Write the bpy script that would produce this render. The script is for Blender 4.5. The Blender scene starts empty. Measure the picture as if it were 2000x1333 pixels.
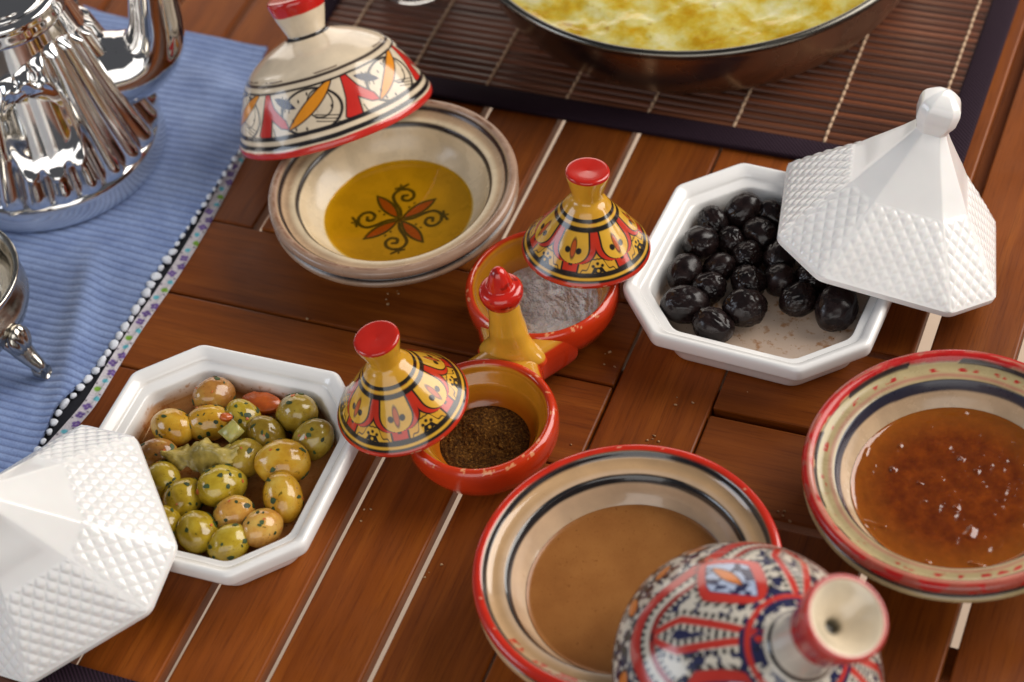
import bpy, math, random
import numpy as np
from mathutils import Matrix, Vector

# ------------------------------------------------------------------ camera
SC = bpy.context.scene
COL = SC.collection
RC = np.array([[0.9272095861, -0.1938456043, 0.3204781820],
               [0.3561526482, 0.7211413079, -0.5942310200],
               [-0.1159209842, 0.6651158514, 0.7376877590]])
CC = np.array([0.29831432, -0.65333481, 0.83007118])
FPX = 4197.53
cam_d = bpy.data.cameras.new('camera'); cam = bpy.data.objects.new('camera', cam_d); COL.objects.link(cam)
cam_d.sensor_width = 36.0; cam_d.lens = FPX / 2000 * 36
cam_d.clip_start = .05; cam_d.clip_end = 60
M = Matrix.Identity(4)
for i in range(3):
    for j in range(3): M[i][j] = RC[i, j]
    M[i][3] = CC[i]
cam.matrix_world = M
SC.camera = cam
cam_d.dof.use_dof = True
cam_d.dof.focus_distance = 1.075
cam_d.dof.aperture_fstop = 6.3

# ------------------------------------------------------------------ light
W = bpy.data.worlds.new('World'); SC.world = W; W.use_nodes = True
bgn = W.node_tree.nodes['Background']
bgn.inputs['Color'].default_value = (.90, .92, 1.0, 1); bgn.inputs['Strength'].default_value = .075

def area(name, loc, target, sx, sy, power, color):
    l = bpy.data.lights.new(name, 'AREA'); l.shape = 'RECTANGLE'; l.size = sx; l.size_y = sy
    l.energy = power; l.color = color
    o = bpy.data.objects.new(name, l); COL.objects.link(o)
    o.location = loc
    o.rotation_euler = (Vector(target) - Vector(loc)).to_track_quat('-Z', 'Y').to_euler()
    return o
area('window_light_right', (1.30, 1.10, 1.15), (0, 0, .1), 1.8, 1.9, 54, (1.0, .95, .89))
area('window_light_behind', (.65, -2.2, 1.05), (0, 0, .25), 2.6, 1.9, 25, (1.0, .97, .93))
area('window_light_left', (-1.8, -.95, 1.05), (0, 0, 0), 1.0, 1.0, 11, (.80, .88, 1.0))
area('floor_fill_light', (-1.3, 2.2, .25), (-.3, .5, -.55), 2.2, 1.9, 21, (1.0, .90, .80))  # added low lamp, brightens the floor seen through the slat gaps

vs = SC.view_settings
vs.view_transform = 'Standard'; vs.look = 'None'; vs.exposure = 0.30; vs.gamma = 1.0; vs.use_curve_mapping = False

# ------------------------------------------------------------------ helpers
PI = math.pi
rnd = random.Random(7)

def P(px, py, z=0.0):
    """photo pixel -> point on the horizontal plane at height z"""
    d = RC @ np.array([(px - 1000) / FPX, -(py - 666.5) / FPX, -1.0])
    return CC + d * ((z - CC[2]) / d[2])

def lin(c):
    c = np.asarray(c, float) / 255.0
    return np.where(c <= .04045, c / 12.92, ((c + .055) / 1.055) ** 2.4)

def L4(c): return tuple(lin(c)) + (1.0,)

def tag(o, label, cat, group=None, kind=None):
    if label: o['label'] = label
    if cat: o['category'] = cat
    if group: o['group'] = group
    if kind: o['kind'] = kind
    return o

def empty(name, loc=(0, 0, 0), rotz=0, mat=None):
    o = bpy.data.objects.new(name, None); COL.objects.link(o); o.empty_display_size = .01
    if mat is not None: o.matrix_world = mat
    else: o.location = loc; o.rotation_euler = (0, 0, rotz)
    return o

def link(name, me, parent=None, mat=None):
    o = bpy.data.objects.new(name, me); COL.objects.link(o)
    if parent: o.parent = parent
    if mat and not me.materials: me.materials.append(mat)
    return o

def mesh(name, V, F, mat=None, col=None, smooth=True):
    me = bpy.data.meshes.new(name)
    V = np.asarray(V, float)
    if isinstance(F, np.ndarray):
        n, k = F.shape
        me.vertices.add(len(V)); me.vertices.foreach_set('co', V.ravel())
        me.loops.add(n * k); me.loops.foreach_set('vertex_index', F.ravel().astype(np.int32))
        me.polygons.add(n); me.polygons.foreach_set('loop_start', np.arange(0, n * k, k, dtype=np.int32))
        me.update(calc_edges=True)
    else:
        me.from_pydata(V.tolist(), [], F); me.update()
    if smooth: me.polygons.foreach_set('use_smooth', [True] * len(me.polygons))
    if col is not None:
        a = me.color_attributes.new('Col', 'FLOAT_COLOR', 'POINT')
        c = np.ones((len(V), 4)); c[:, :3] = col
        a.data.foreach_set('color', c.ravel())
    me.validate()
    if mat: me.materials.append(mat)
    return me

def gridfaces(nu, nv, wrap_u=False, wrap_v=False):
    u = np.arange(nu if wrap_u else nu - 1); v = np.arange(nv if wrap_v else nv - 1)
    A, B = np.meshgrid(u, v, indexing='ij'); A = A.ravel(); B = B.ravel()
    A1 = (A + 1) % nu; B1 = (B + 1) % nv
    return np.stack([A * nv + B, A1 * nv + B, A1 * nv + B1, A * nv + B1], 1)

def catmull(pts, n=8):
    p = np.array(pts, float); out = []
    q = np.vstack([2 * p[0] - p[1], p, 2 * p[-1] - p[-2]])
    for i in range(1, len(q) - 2):
        a, b, c, d = q[i - 1:i + 3]
        for t in np.arange(n) / n:
            out.append(.5 * ((2 * b) + (c - a) * t + (2 * a - 5 * b + 4 * c - d) * t * t + (3 * b - a - 3 * c + d) * t ** 3))
    out.append(p[-1]); return np.array(out)

def resample(p, step):
    d = np.r_[0, np.cumsum(np.linalg.norm(np.diff(p, axis=0), axis=1))]
    n = max(2, int(round(d[-1] / step)) + 1); s = np.linspace(0, d[-1], n)
    return np.stack([np.interp(s, d, p[:, k]) for k in range(p.shape[1])], 1)

def lathe(prof, nth):
    """profile of (r, z) -> V (nth*np), F, theta, index of profile"""
    th = np.arange(nth) * 2 * PI / nth
    r = prof[:, 0][None, :]; z = prof[:, 1][None, :]
    V = np.stack([np.cos(th)[:, None] * r, np.sin(th)[:, None] * r, np.broadcast_to(z, (nth, len(prof)))], -1).reshape(-1, 3)
    return V, gridfaces(nth, len(prof), True)

def lathe_mesh(name, pts, mat, nth=96, n=6, col=None):
    prof = catmull(pts, n); prof[:, 0] = np.maximum(prof[:, 0], 1e-5)
    V, F = lathe(prof, nth)
    return mesh(name, V, F, mat, col)

def hash3(i, j, k, seed):
    n = (i * 374761393 + j * 668265263 + k * 2147483647 + seed * 974634527) & 0xffffffff
    n = ((n ^ (n >> 13)) * 1274126177) & 0xffffffff
    n = ((n ^ (n >> 16)) * 2246822519) & 0xffffffff
    return ((n ^ (n >> 15)) & 0xffff) / 65535.0

def noise3(X, scale=1.0, seed=0, octv=1):
    X = np.asarray(X, float) * scale; out = 0; amp = 1; tot = 0
    for o in range(octv):
        Q = X * (2 ** o) + 1000.37
        I = np.floor(Q).astype(np.int64); Fq = Q - I; Fq = Fq * Fq * (3 - 2 * Fq)
        r = 0
        for a in (0, 1):
            for b in (0, 1):
                for c in (0, 1):
                    w = (Fq[..., 0] if a else 1 - Fq[..., 0]) * (Fq[..., 1] if b else 1 - Fq[..., 1]) * (Fq[..., 2] if c else 1 - Fq[..., 2])
                    r = r + w * hash3(I[..., 0] + a, I[..., 1] + b, I[..., 2] + c, seed + o)
        out = out + r * amp; tot += amp; amp *= .5
    return out / tot

def box_mesh(name, x0, x1, y0, y1, z0, z1, bev, mat):
    """box with chamfered edges"""
    import bmesh
    bm = bmesh.new()
    bmesh.ops.create_cube(bm, size=1.0)
    for v in bm.verts:
        v.co = ((x0 + x1) / 2 + v.co.x * (x1 - x0), (y0 + y1) / 2 + v.co.y * (y1 - y0), (z0 + z1) / 2 + v.co.z * (z1 - z0))
    if bev: bmesh.ops.bevel(bm, geom=list(bm.edges), offset=bev, segments=2, profile=.5, affect='EDGES')
    me = bpy.data.meshes.new(name); bm.to_mesh(me); bm.free()
    if mat: me.materials.append(mat)
    return me

def tube(path, rad, seg=16, cap=True):
    path = np.array(path, float); n = len(path)
    rad = np.broadcast_to(np.asarray(rad, float), (n,))
    T = np.gradient(path, axis=0); T /= np.linalg.norm(T, axis=1)[:, None]
    up = np.array([0, 0, 1.]) if abs(T[0, 2]) < .9 else np.array([1., 0, 0])
    V = []
    for i in range(n):
        a = np.cross(T[i], up); a /= np.linalg.norm(a); b = np.cross(a, T[i]); up = b
        for k in range(seg):
            t = 2 * PI * k / seg; V.append(path[i] + rad[i] * (math.cos(t) * a + math.sin(t) * b))
    F = gridfaces(n, seg, False, True).tolist()
    if cap: F += [list(range(seg)), list(range((n - 1) * seg, n * seg))]
    return np.array(V), F

def join(parts):
    V = []; F = []; o = 0
    for v, f in parts:
        V.append(np.asarray(v)); F += [[int(i) + o for i in q] for q in (f.tolist() if isinstance(f, np.ndarray) else f)]; o += len(v)
    return np.concatenate(V), F

def frame(c, d, rotz=0.0):
    d = np.array(d, float); d /= np.linalg.norm(d)
    a = np.array([math.cos(rotz), math.sin(rotz), 0]); a = a - d * (a @ d); a /= np.linalg.norm(a); b = np.cross(d, a)
    m = Matrix.Identity(4)
    for i in range(3): m[i][0] = a[i]; m[i][1] = b[i]; m[i][2] = d[i]; m[i][3] = c[i]
    return m

def sstep(d, aa): return np.clip(.5 - d / (2 * aa), 0, 1)

class Paint:
    """paints flat colours on mesh points; distances in millimetres"""
    def __init__(self, n, base): self.c = np.tile(lin(base), (n, 1)); self.aa = .22
    def put(self, d, color, aa=None):
        m = sstep(d, aa or self.aa)[:, None]; self.c = self.c * (1 - m) + lin(color) * m
    def ink(self, d, w, color): self.put(np.abs(d) - w / 2, color)

def ell(x, y, cx, cy, rx, ry, ang=0):
    c, s = math.cos(ang), math.sin(ang); X = (x - cx) * c + (y - cy) * s; Y = -(x - cx) * s + (y - cy) * c
    k = np.sqrt((X / rx) ** 2 + (Y / ry) ** 2); return (k - 1) * min(rx, ry)

def leaf(x, y, x0, y0, x1, y1, w):
    """pointed leaf from one end to the other, signed distance (approx.)"""
    L = math.hypot(x1 - x0, y1 - y0); ux, uy = (x1 - x0) / L, (y1 - y0) / L
    a = ((x - x0) * ux + (y - y0) * uy) / L; b = np.abs(-(x - x0) * uy + (y - y0) * ux)
    hw = w * np.clip(4 * a * (1 - a), 0, 1) ** .95
    d = b - hw; return np.where((a < 0) | (a > 1), np.maximum(d, np.maximum(-a, a - 1) * L), d)

def seg(x, y, x0, y0, x1, y1):
    dx, dy = x1 - x0, y1 - y0; t = np.clip(((x - x0) * dx + (y - y0) * dy) / (dx * dx + dy * dy), 0, 1)
    return np.hypot(x - x0 - t * dx, y - y0 - t * dy)

def polyline(x, y, pts):
    d = np.full(x.shape, 1e3)
    for a, b in zip(pts[:-1], pts[1:]): d = np.minimum(d, seg(x, y, *a, *b))
    return d

def poly(x, y, pts):
    """signed distance to polygon"""
    d = polyline(x, y, list(pts) + [pts[0]]); ins = np.zeros(x.shape, bool)
    for (x0, y0), (x1, y1) in zip(pts, list(pts[1:]) + [pts[0]]):
        if y0 == y1: continue
        c = ((y0 > y) != (y1 > y)) & (x < (x1 - x0) * (y - y0) / (y1 - y0) + x0); ins ^= c
    return np.where(ins, -d, d)

# ------------------------------------------------------------------ materials
class NT:
    def __init__(self, name):
        self.m = bpy.data.materials.new(name); self.m.use_nodes = True
        self.t = self.m.node_tree; self.b = self.t.nodes['Principled BSDF']; self.out = self.t.nodes['Material Output']
    def n(self, typ, **kw):
        o = self.t.nodes.new(typ)
        for k, v in kw.items(): setattr(o, k, v)
        return o
    def l(self, a, b): self.t.links.new(a, b)
    def coords(self, scale=(1, 1, 1), which='Object', rand=False):
        tc = self.n('ShaderNodeTexCoord'); mp = self.n('ShaderNodeMapping'); mp.inputs['Scale'].default_value = scale
        self.l(tc.outputs[which], mp.inputs['Vector'])
        if rand:
            oi = self.n('ShaderNodeObjectInfo'); mu = self.n('ShaderNodeMath', operation='MULTIPLY'); mu.inputs[1].default_value = 37.0
            self.l(oi.outputs['Random'], mu.inputs[0]); self.l(mu.outputs[0], mp.inputs['Location'])
        return mp.outputs['Vector']
    def noise(self, vec, scale, detail=3, rough=.55, dist=0):
        o = self.n('ShaderNodeTexNoise'); o.inputs['Scale'].default_value = scale; o.inputs['Detail'].default_value = detail
        o.inputs['Roughness'].default_value = rough; o.inputs['Distortion'].default_value = dist
        if vec is not None: self.l(vec, o.inputs['Vector'])
        return o.outputs['Fac']
    def ramp(self, fac, stops):
        o = self.n('ShaderNodeValToRGB'); e = o.color_ramp.elements
        while len(e) < len(stops): e.new(.5)
        for q, (p, c) in zip(e, stops): q.position = p; q.color = c if len(c) == 4 else tuple(c) + (1,)
        self.l(fac, o.inputs['Fac']); return o.outputs['Color']
    def mix(self, fac, a, b, mode='MIX'):
        o = self.n('ShaderNodeMix', data_type='RGBA', blend_type=mode)
        for v, s in ((fac, 0), (a, 6), (b, 7)):
            if isinstance(v, (int, float)): o.inputs[s].default_value = v
            elif isinstance(v, tuple): o.inputs[s].default_value = v
            else: self.l(v, o.inputs[s])
        return o.outputs[2]
    def mrange(self, v, a, b, c, d):
        o = self.n('ShaderNodeMapRange'); self.l(v, o.inputs[0])
        for k, q in enumerate((a, b, c, d)): o.inputs[k + 1].default_value = q
        return o.outputs[0]
    def bump(self, h, strength=.2, dist=.001):
        o = self.n('ShaderNodeBump'); o.inputs['Strength'].default_value = strength; o.inputs['Distance'].default_value = dist
        self.l(h, o.inputs['Height']); self.l(o.outputs['Normal'], self.b.inputs['Normal']); return o
    def set(self, **kw):
        for k, v in kw.items():
            k = {'rough': 'Roughness', 'metal': 'Metallic', 'spec': 'Specular IOR Level', 'coat': 'Coat Weight', 'coatr': 'Coat Roughness',
                 'sss': 'Subsurface Weight', 'sssr': 'Subsurface Radius', 'ssss': 'Subsurface Scale', 'trans': 'Transmission Weight', 'ior': 'IOR',
                 'sheen': 'Sheen Weight', 'color': 'Base Color'}.get(k, k)
            i = self.b.inputs[k]
            if isinstance(v, (int, float, tuple)): i.default_value = v
            else: self.l(v, i)
        return self

def wood_mat(name, along):
    t = NT(name)
    sc = (5, 130, 60) if along == 'x' else (130, 5, 60)
    v = t.coords(sc, 'Object', True)
    g1 = t.noise(v, 1.0, 5, .55, .25)
    v2 = t.coords(tuple(q * 7 for q in sc), 'Object', True); g2 = t.noise(v2, 1.0, 4, .7)
    v3 = t.coords((9, 9, 9), 'Object', True); g3 = t.noise(v3, 1.0, 3, .5)
    c = t.ramp(g1, [(.28, L4((116, 58, 14))), (.5, L4((132, 69, 18))), (.72, L4((147, 82, 25)))])
    pores = t.ramp(g2, [(.34, (.62, .56, .50, 1)), (.50, (1, 1, 1, 1))])
    c = t.mix(.75, c, pores, 'MULTIPLY')
    oi = t.n('ShaderNodeObjectInfo')
    tint = t.ramp(oi.outputs['Random'], [(0, (.84, .80, .76, 1)), (.5, (1, .97, .94, 1)), (1, (1.15, 1.1, 1.02, 1))])
    c = t.mix(1.0, c, tint, 'MULTIPLY')
    blot = t.ramp(g3, [(.3, (.78, .72, .68, 1)), (.65, (1.06, 1.04, 1.0, 1))])
    c = t.mix(1.0, c, blot, 'MULTIPLY')
    v4 = t.coords((26, 26, 26), 'Object', True); g4 = t.noise(v4, 1.0, 5, .7)
    c = t.mix(.8, c, t.ramp(g4, [(.22, (.45, .38, .33, 1)), (.31, (1, 1, 1, 1))]), 'MULTIPLY')
    t.set(color=c, rough=t.mrange(g4, .3, .7, .34, .54), spec=.3)
    t.bump(g2, .12, .0006)
    return t.m
M_WOODX = wood_mat('oiled_wood_across', 'x'); M_WOODY = wood_mat('oiled_wood_along', 'y')

def glaze(name, rough=.15, bump=.16, var=.18, coat=.4, dirt=None):
    t = NT(name); a = t.n('ShaderNodeVertexColor', layer_name='Col')
    v = t.coords((1, 1, 1)); n1 = t.noise(v, 60, 4); n2 = t.noise(v, 320, 3)
    f = t.ramp(n1, [(.3, (1 - var, 1 - var, 1 - var, 1)), (.7, (1.04, 1.03, 1.0, 1))])
    c = t.mix(1.0, a.outputs['Color'], f, 'MULTIPLY')
    sp = t.ramp(n2, [(.70, (1, 1, 1, 1)), (.76, (.72, .6, .5, 1))]); c = t.mix(.5, c, sp, 'MULTIPLY')
    t.set(color=c, rough=t.mrange(n1, .3, .7, rough * .8, rough * 1.5), coat=coat, coatr=.05)
    t.bump(n1, bump, .0012); return t.m
M_GLAZE = glaze('painted_glaze'); M_GLAZE_WORN = glaze('worn_painted_glaze', .24, .2, .22, .15)

def porcelain():
    t = NT('white_porcelain'); v = t.coords(); n = t.noise(v, 35, 3)
    c = t.ramp(n, [(.3, (.80, .785, .765, 1)), (.7, (.86, .85, .83, 1))])
    t.set(color=c, rough=.16, coat=.35, coatr=.06, sss=.06, ssss=.002); t.bump(n, .04, .001); return t.m
M_PORC = porcelain()

def porcelain_stained():
    t = NT('white_porcelain_stained'); a = t.n('ShaderNodeVertexColor', layer_name='Col'); v = t.coords(); n = t.noise(v, 35, 3)
    n2 = t.noise(v, 190, 4, .6); n3 = t.noise(v, 620, 2)
    sep = t.n('ShaderNodeSeparateColor'); t.l(a.outputs['Color'], sep.inputs[0])
    msk = t.mrange(sep.outputs[2], .70, .55, 0, 1)
    blot = t.ramp(n2, [(.54, (1, 1, 1, 1)), (.66, (.72, .50, .34, 1))]); spk = t.ramp(n3, [(.70, (1, 1, 1, 1)), (.74, (.45, .22, .10, 1))])
    st = t.mix(1.0, blot, spk, 'MULTIPLY'); st = t.mix(msk, (1, 1, 1, 1), st)
    t.set(color=t.mix(1.0, a.outputs['Color'], st, 'MULTIPLY'), rough=.16, coat=.35, coatr=.06); t.bump(n, .04, .001); return t.m
M_PORCS = porcelain_stained()

def metal(name, col, rough, bump=.0, bs=20):
    t = NT(name); v = t.coords(); n = t.noise(v, bs, 3)
    t.set(color=col, metal=1.0, rough=t.mrange(n, .3, .7, rough * .7, rough * 1.4))
    if bump: t.bump(n, bump, .002)
    return t.m
M_CHROME = metal('polished_steel', (.80, .79, .78, 1), .06, .02, 30)
M_PEWTER = metal('tarnished_silver', (.50, .47, .42, 1), .2, .25, 90)
M_PAN = metal('pan_steel', (.50, .37, .25, 1), .24, .05, 25)

def simple(name, c, rough=.5, **kw):
    t = NT(name); v = t.coords(); n = t.noise(v, kw.pop('ns', 200), 3)
    k = kw.pop('var', .15); bp = kw.pop('bump', .15)
    f = t.ramp(n, [(.3, (1 - k, 1 - k, 1 - k, 1)), (.7, (1 + k, 1 + k, 1 + k, 1))])
    t.set(color=t.mix(1.0, tuple(c) if len(c) == 4 else tuple(c) + (1,), f, 'MULTIPLY'), rough=rough, **kw); t.bump(n, bp, .0006); return t.m

# ------------------------------------------------------------------ floor and table
def tiles():
    t = NT('pale_floor_stone'); v = t.coords(); n = t.noise(v, 6, 4)
    t.set(color=t.ramp(n, [(.3, (.50, .37, .27, 1)), (.7, (.60, .46, .34, 1))]), rough=.6); return t.m
FZ = -.74
fl = link('floor', mesh('floor', [(-4, -4, FZ), (4, -4, FZ), (4, 4, FZ), (-4, 4, FZ)], [[0, 1, 2, 3]], tiles(), smooth=False))
fl['kind'] = 'structure'

table = tag(empty('wooden_table', (0, 0, FZ)), 'red-brown slatted wooden table carrying all the dishes', 'table')
TH = .009
def board(x0, x1, y0, y1, name='slat', dz=0.0):
    """each slat has its own mesh so that its grain starts at its own middle"""
    along = 'y' if (y1 - y0) > (x1 - x0) else 'x'
    cx, cy = (x0 + x1) / 2, (y0 + y1) / 2
    me = box_mesh(name, x0 - cx, x1 - cx, y0 - cy, y1 - cy, -TH, 0, .0011, M_WOODY if along == 'y' else M_WOODX)
    o = link(name, me, table); o.location = (cx, cy, -FZ + dz); return o
g = .0025
YT, YB, XL, XR = .56, -.40, -.56, .34
board(.0006, .0514, YB, YT)                                             # long middle board
def edges(gaps, lo, hi):
    e = [lo] + sorted(gaps) + [hi]; return list(zip(e[:-1], e[1:]))
upL = [-.0503 - .0457 * k for k in range(12) if -.0503 - .0457 * k > XL + .02]
for a, b in edges(upL, XL, -.0006 - g): board(a + g, b - g if b < -.01 else b + g, .0575, YT)
loL = [-.0525 - .0467 * k for k in range(12) if -.0525 - .0467 * k > XL + .02]
for a, b in edges(loL, XL, -.0006 - g): board(a + g, b - g if b < -.01 else b + g, YB, -.0562)
for a, b in ((.0008, .0563), (-.0552, -.0005)): board(XL, -.0008, a, b)  # cross boards, left half
for a, b in ((-.0004, .0535), (-.0585, -.0050)): board(.0524, XR, a, b)  # cross boards, right half
g = .0022
for a, b in edges([.0985, .1445, .191, .239, .287], .0524 - g, XR): board(a + g, b - g - (.003 if abs(b - .1445) < .001 else 0), .0572, YT)
for a, b in edges([.1005, .150, .199, .2475, .295], .0524 - g, XR): board(a + g, b - g, YB, -.0632)
for x0, x1, y0, y1 in ((XL + .03, XR - .03, .46, .50), (XL + .03, XR - .03, -.02, .02), (XL + .03, XR - .03, -.36, -.32), (.06, XR - .03, -.118, -.099), (.132, .158, .165, .455)):   # battens under the slats
    cx, cy = (x0 + x1) / 2, (y0 + y1) / 2
    me = box_mesh('batten', x0 - cx, x1 - cx, y0 - cy, y1 - cy, -TH - .022, -TH - .0005, .002, M_WOODX if x1 - x0 > y1 - y0 else M_WOODY)
    o = link('batten', me, table); o.location = (cx, cy, -FZ)
for x in (XL + .05, XR - .05):
    for y in (YB + .05, YT - .05):
        me = box_mesh('leg', -.025, .025, -.025, .025, 0, -FZ - TH - .0005, .004, M_WOODY)
        o = link('leg', me, table); o.location = (x, y, 0)

# ------------------------------------------------------------------ bowls
def bowl(name, label, c, zr, rr, pnt, matl, groove=True):
    """shallow tagine base: foot, cone, double lip, ledge for the lid, inner wall"""
    s = rr / .0705; k = zr / .044
    out = catmull([(.030, 0), (.034, .0005), (.036, .006), (.050, .020), (.062, .0300), (.0678, .0308), (.0697, .0324), (.0700, .0342), (.0688, .0357), (.0676, .0366), (.0680, .0376),
                   (.0697, .0386), (.0705, .0408), (.0697, .0432), (.0675, .0440), (.0655, .0432), (.0640, .0410), (.0615, .0392), (.0580, .0388), (.0553, .0380),
                   (.0535, .0352), (.0505, .0290), (.0455, .0228), (.0385, .0175), (.029, .0150), (.012, .0142), (1e-5, .0141)], 6)
    out = resample(out * [s, k], .0007); out[:, 0] = np.maximum(out[:, 0], 1e-5)
    bot = np.array([[1e-5, .004 * k], [.026 * s, .004 * k], [.029 * s, .0004]])
    prof = np.vstack([bot, out])
    nth = 420; V, F = lathe(prof, nth)
    idx = np.tile(np.arange(len(prof)), nth); top = np.argmax(prof[:, 1])
    col = pnt(V * 1000 / [s, s, k], idx >= top, idx)
    o = empty(name, (c[0], c[1], 0)); tag(o, label, 'bowl', 'shallow painted clay bowls')
    b = link('bowl_body', mesh('bowl_body', V, F, matl, col), o)
    return o

def paint_red(V, inner, idx):
    x, y, z = V.T; r = np.hypot(x, y); th = np.arctan2(y, x)
    w = (noise3(V, .06, 3, 2) - .5) * 1.2
    p = Paint(len(V), (196, 166, 136))
    cream2 = sstep(58 - r, 1.0)[:, None]; p.c = p.c * (1 - cream2) + lin((190, 154, 114)) * cream2
    p.put(np.where(inner, np.abs(r - 54.6 + w * .5) - 1.25, 9), (34, 32, 34))
    p.put(np.where(inner, np.abs(r - 64.8 + w * .4) - .9, 9), (34, 30, 32))
    p.put(np.where(inner, 65.9 - r + w * .5, 9), (198, 42, 22))
    p.put(np.where(~inner, 37.6 - z + w * .4, 9), (188, 42, 28))
    p.put(np.where(~inner, np.abs(z - 36.6) - 1.25, 9), (40, 28, 26))
    chips = noise3(V, .45, 11, 2)
    m = np.where(inner & (r > 66.5), (chips > .80), False)[:, None]; p.c = np.where(m, lin((214, 150, 120)), p.c)
    sm = np.where(inner & (np.abs(r - 62.5) < 1.7) & (th < -1.6) & (th > -2.2), noise3(V, .5, 4, 2) - .5, -1); p.put(-sm * 8, (190, 70, 44))
    return p.c

def paint_worn(V, inner, idx):
    x, y, z = V.T; r = np.hypot(x, y); th = np.arctan2(y, x)
    w = (noise3(V, .06, 8, 2) - .5) * 1.4
    p = Paint(len(V), (176, 158, 116))
    p.put(np.where(inner, r - 53.4, 9), (196, 168, 136), 1.0)
    p.put(np.where(inner, np.abs(r - 54.0 + w * .5) - 1.4, 9), (40, 40, 56))
    p.put(np.where(inner, np.abs(r - 57.3 + w) - .8, 9), (168, 112, 92), .9)
    p.put(np.where(inner, 64.6 - r + w * .5, 9), (186, 110, 92))
    worn = noise3(V, .10, 21, 3) + .22 * np.cos(th - 1.9) - .15 * np.abs(r - 66)
    p.put(np.where(inner & (r > 63.6), (.50 - worn) * 14, 9), (184, 26, 24), .8)
    p.put(np.where(inner, np.abs(r - 64.1 + w * .5) - np.where(noise3(V, .08, 5) > .42, .8, .1), 9), (48, 36, 34))
    p.put(np.where(~inner, 37.6 - z, 9), (160, 74, 60))
    p.put(np.where(~inner & (noise3(V, .12, 9, 2) > .5), 37.6 - z, 9), (178, 30, 26), .6)
    p.put(np.where(~inner, np.abs(z - 36.6) - 1.25, 9), (36, 26, 24))
    p.put(np.where(~inner, z - 33, 9), (120, 92, 66))
    sm = np.where(inner & (np.abs(r - 60.5) < 1.2), noise3(V, .30, 14, 2) - .66, -1); p.put(-sm * 8, (176, 40, 34), .5)
    return p.c

def paint_tan(V, inner, idx):
    x, y, z = V.T; r = np.hypot(x, y)
    w = (noise3(V, .05, 18, 2) - .5) * 1.2
    p = Paint(len(V), (216, 196, 164))
    p.put(np.where(inner, 58.5 - r, 9), (188, 158, 126), 1.2)
    p.put(np.where(inner, np.abs(r - 54.6 + w * .5) - .9, 9), (44, 34, 30))
    p.put(np.where(inner, np.abs(r - 64.0 + w * .5) - .9, 9), (50, 36, 32))
    p.put(np.where(inner, 65.4 - r + w * .5, 9), (168, 138, 118))
    rub = noise3(V, .16, 23, 3); p.put(np.where(r > 66.5, (.52 - rub) * 12, 9), (138, 102, 80), 1.2)
    p.put(np.where(~inner, 37.8 - z, 9), (158, 128, 108))
    p.put(np.where(~inner, np.abs(z - 36.6) - 1.25, 9), (44, 32, 28))
    p.put(np.where(~inner, z - 35.4, 9), (150, 122, 100)); p.put(np.where(~inner, z - 31.6, 9), (70, 52, 42))
    # flower painted on the bottom: four leaves and four scrolls
    ca, sa = math.cos(FLOWER), math.sin(FLOWER); X = x * ca + y * sa; Y = -x * sa + y * ca
    q = inner & (r < 40)
    ink = (44, 26, 12)
    for k in range(4):
        a = k * PI / 2 + .25; c1, s1 = math.cos(a), math.sin(a)
        d = leaf(X, Y, 2 * c1, 2 * s1, 24 * c1, 24 * s1, 3.3)
        p.put(np.where(q, d, 9), (176, 70, 22)); p.put(np.where(q, np.abs(d) - .8, 9), ink)
        a2 = a + PI / 4 + .03; c2, s2 = math.cos(a2), math.sin(a2)
        u = X * c2 + Y * s2; v = -X * s2 + Y * c2
        pts = [(3, 0), (8, 1.6), (13, 5.2), (18, 7.4), (22.5, 5.5), (24, .8), (22, -3.4), (18, -4.6), (15, -2.0), (15.8, 1.4), (18.6, 1.8), (19.2, -.6)]
        pts = catmull(pts, 4).tolist()
        p.put(np.where(q, polyline(u, v, pts) - 1.05, 9), ink)
        p.put(np.where(q, polyline(u, v, [(24, 7), (25.5, 3), (27.5, .5)]) - .9, 9), ink)
        for dx, dy in ((10, -3.5), (27, 4.5), (14, 9.2), (13.2, -6)): p.put(np.where(q, np.hypot(u - dx, v - dy) - .8, 9), ink)
    p.put(np.where(q, r - 2.2, 9), ink)
    return p.c
FLOWER = math.radians(41)
OILC = (-.1485, .0720); SAUC = (.0555, -.1325); JAMC = (.1825, -.0365)
bowl('oil_bowl', 'tan clay bowl with dark rings holding golden oil over a painted flower', OILC, .042, .0681, paint_tan, M_GLAZE_WORN)
bowl('sauce_bowl', 'glossy red-rimmed clay bowl holding smooth brown sauce', SAUC, .044, .0705, paint_red, M_GLAZE)
bowl('jam_bowl', 'clay bowl with worn chipped red rim and navy ring holding amber jam', JAMC, .044, .0705, paint_worn, M_GLAZE_WORN)

def disc(R, nr, nth):
    r = R * np.linspace(0, 1, nr) ** .9; r[0] = 1e-5
    th = np.arange(nth) * 2 * PI / nth
    V = np.stack([np.cos(th)[:, None] * r, np.sin(th)[:, None] * r, np.zeros((nth, nr))], -1).reshape(-1, 3)
    return V, gridfaces(nth, nr, True)[:, ::-1], np.tile(r, nth)

def inner_r(z, s, k):   # inner radius of a bowl at height z
    zz = np.array([.0142, .0150, .0175, .0228, .0290, .0352]) * k; rr = np.array([.012, .029, .0385, .0455, .0505, .0535]) * s
    return float(np.interp(z, zz, rr))

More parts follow.
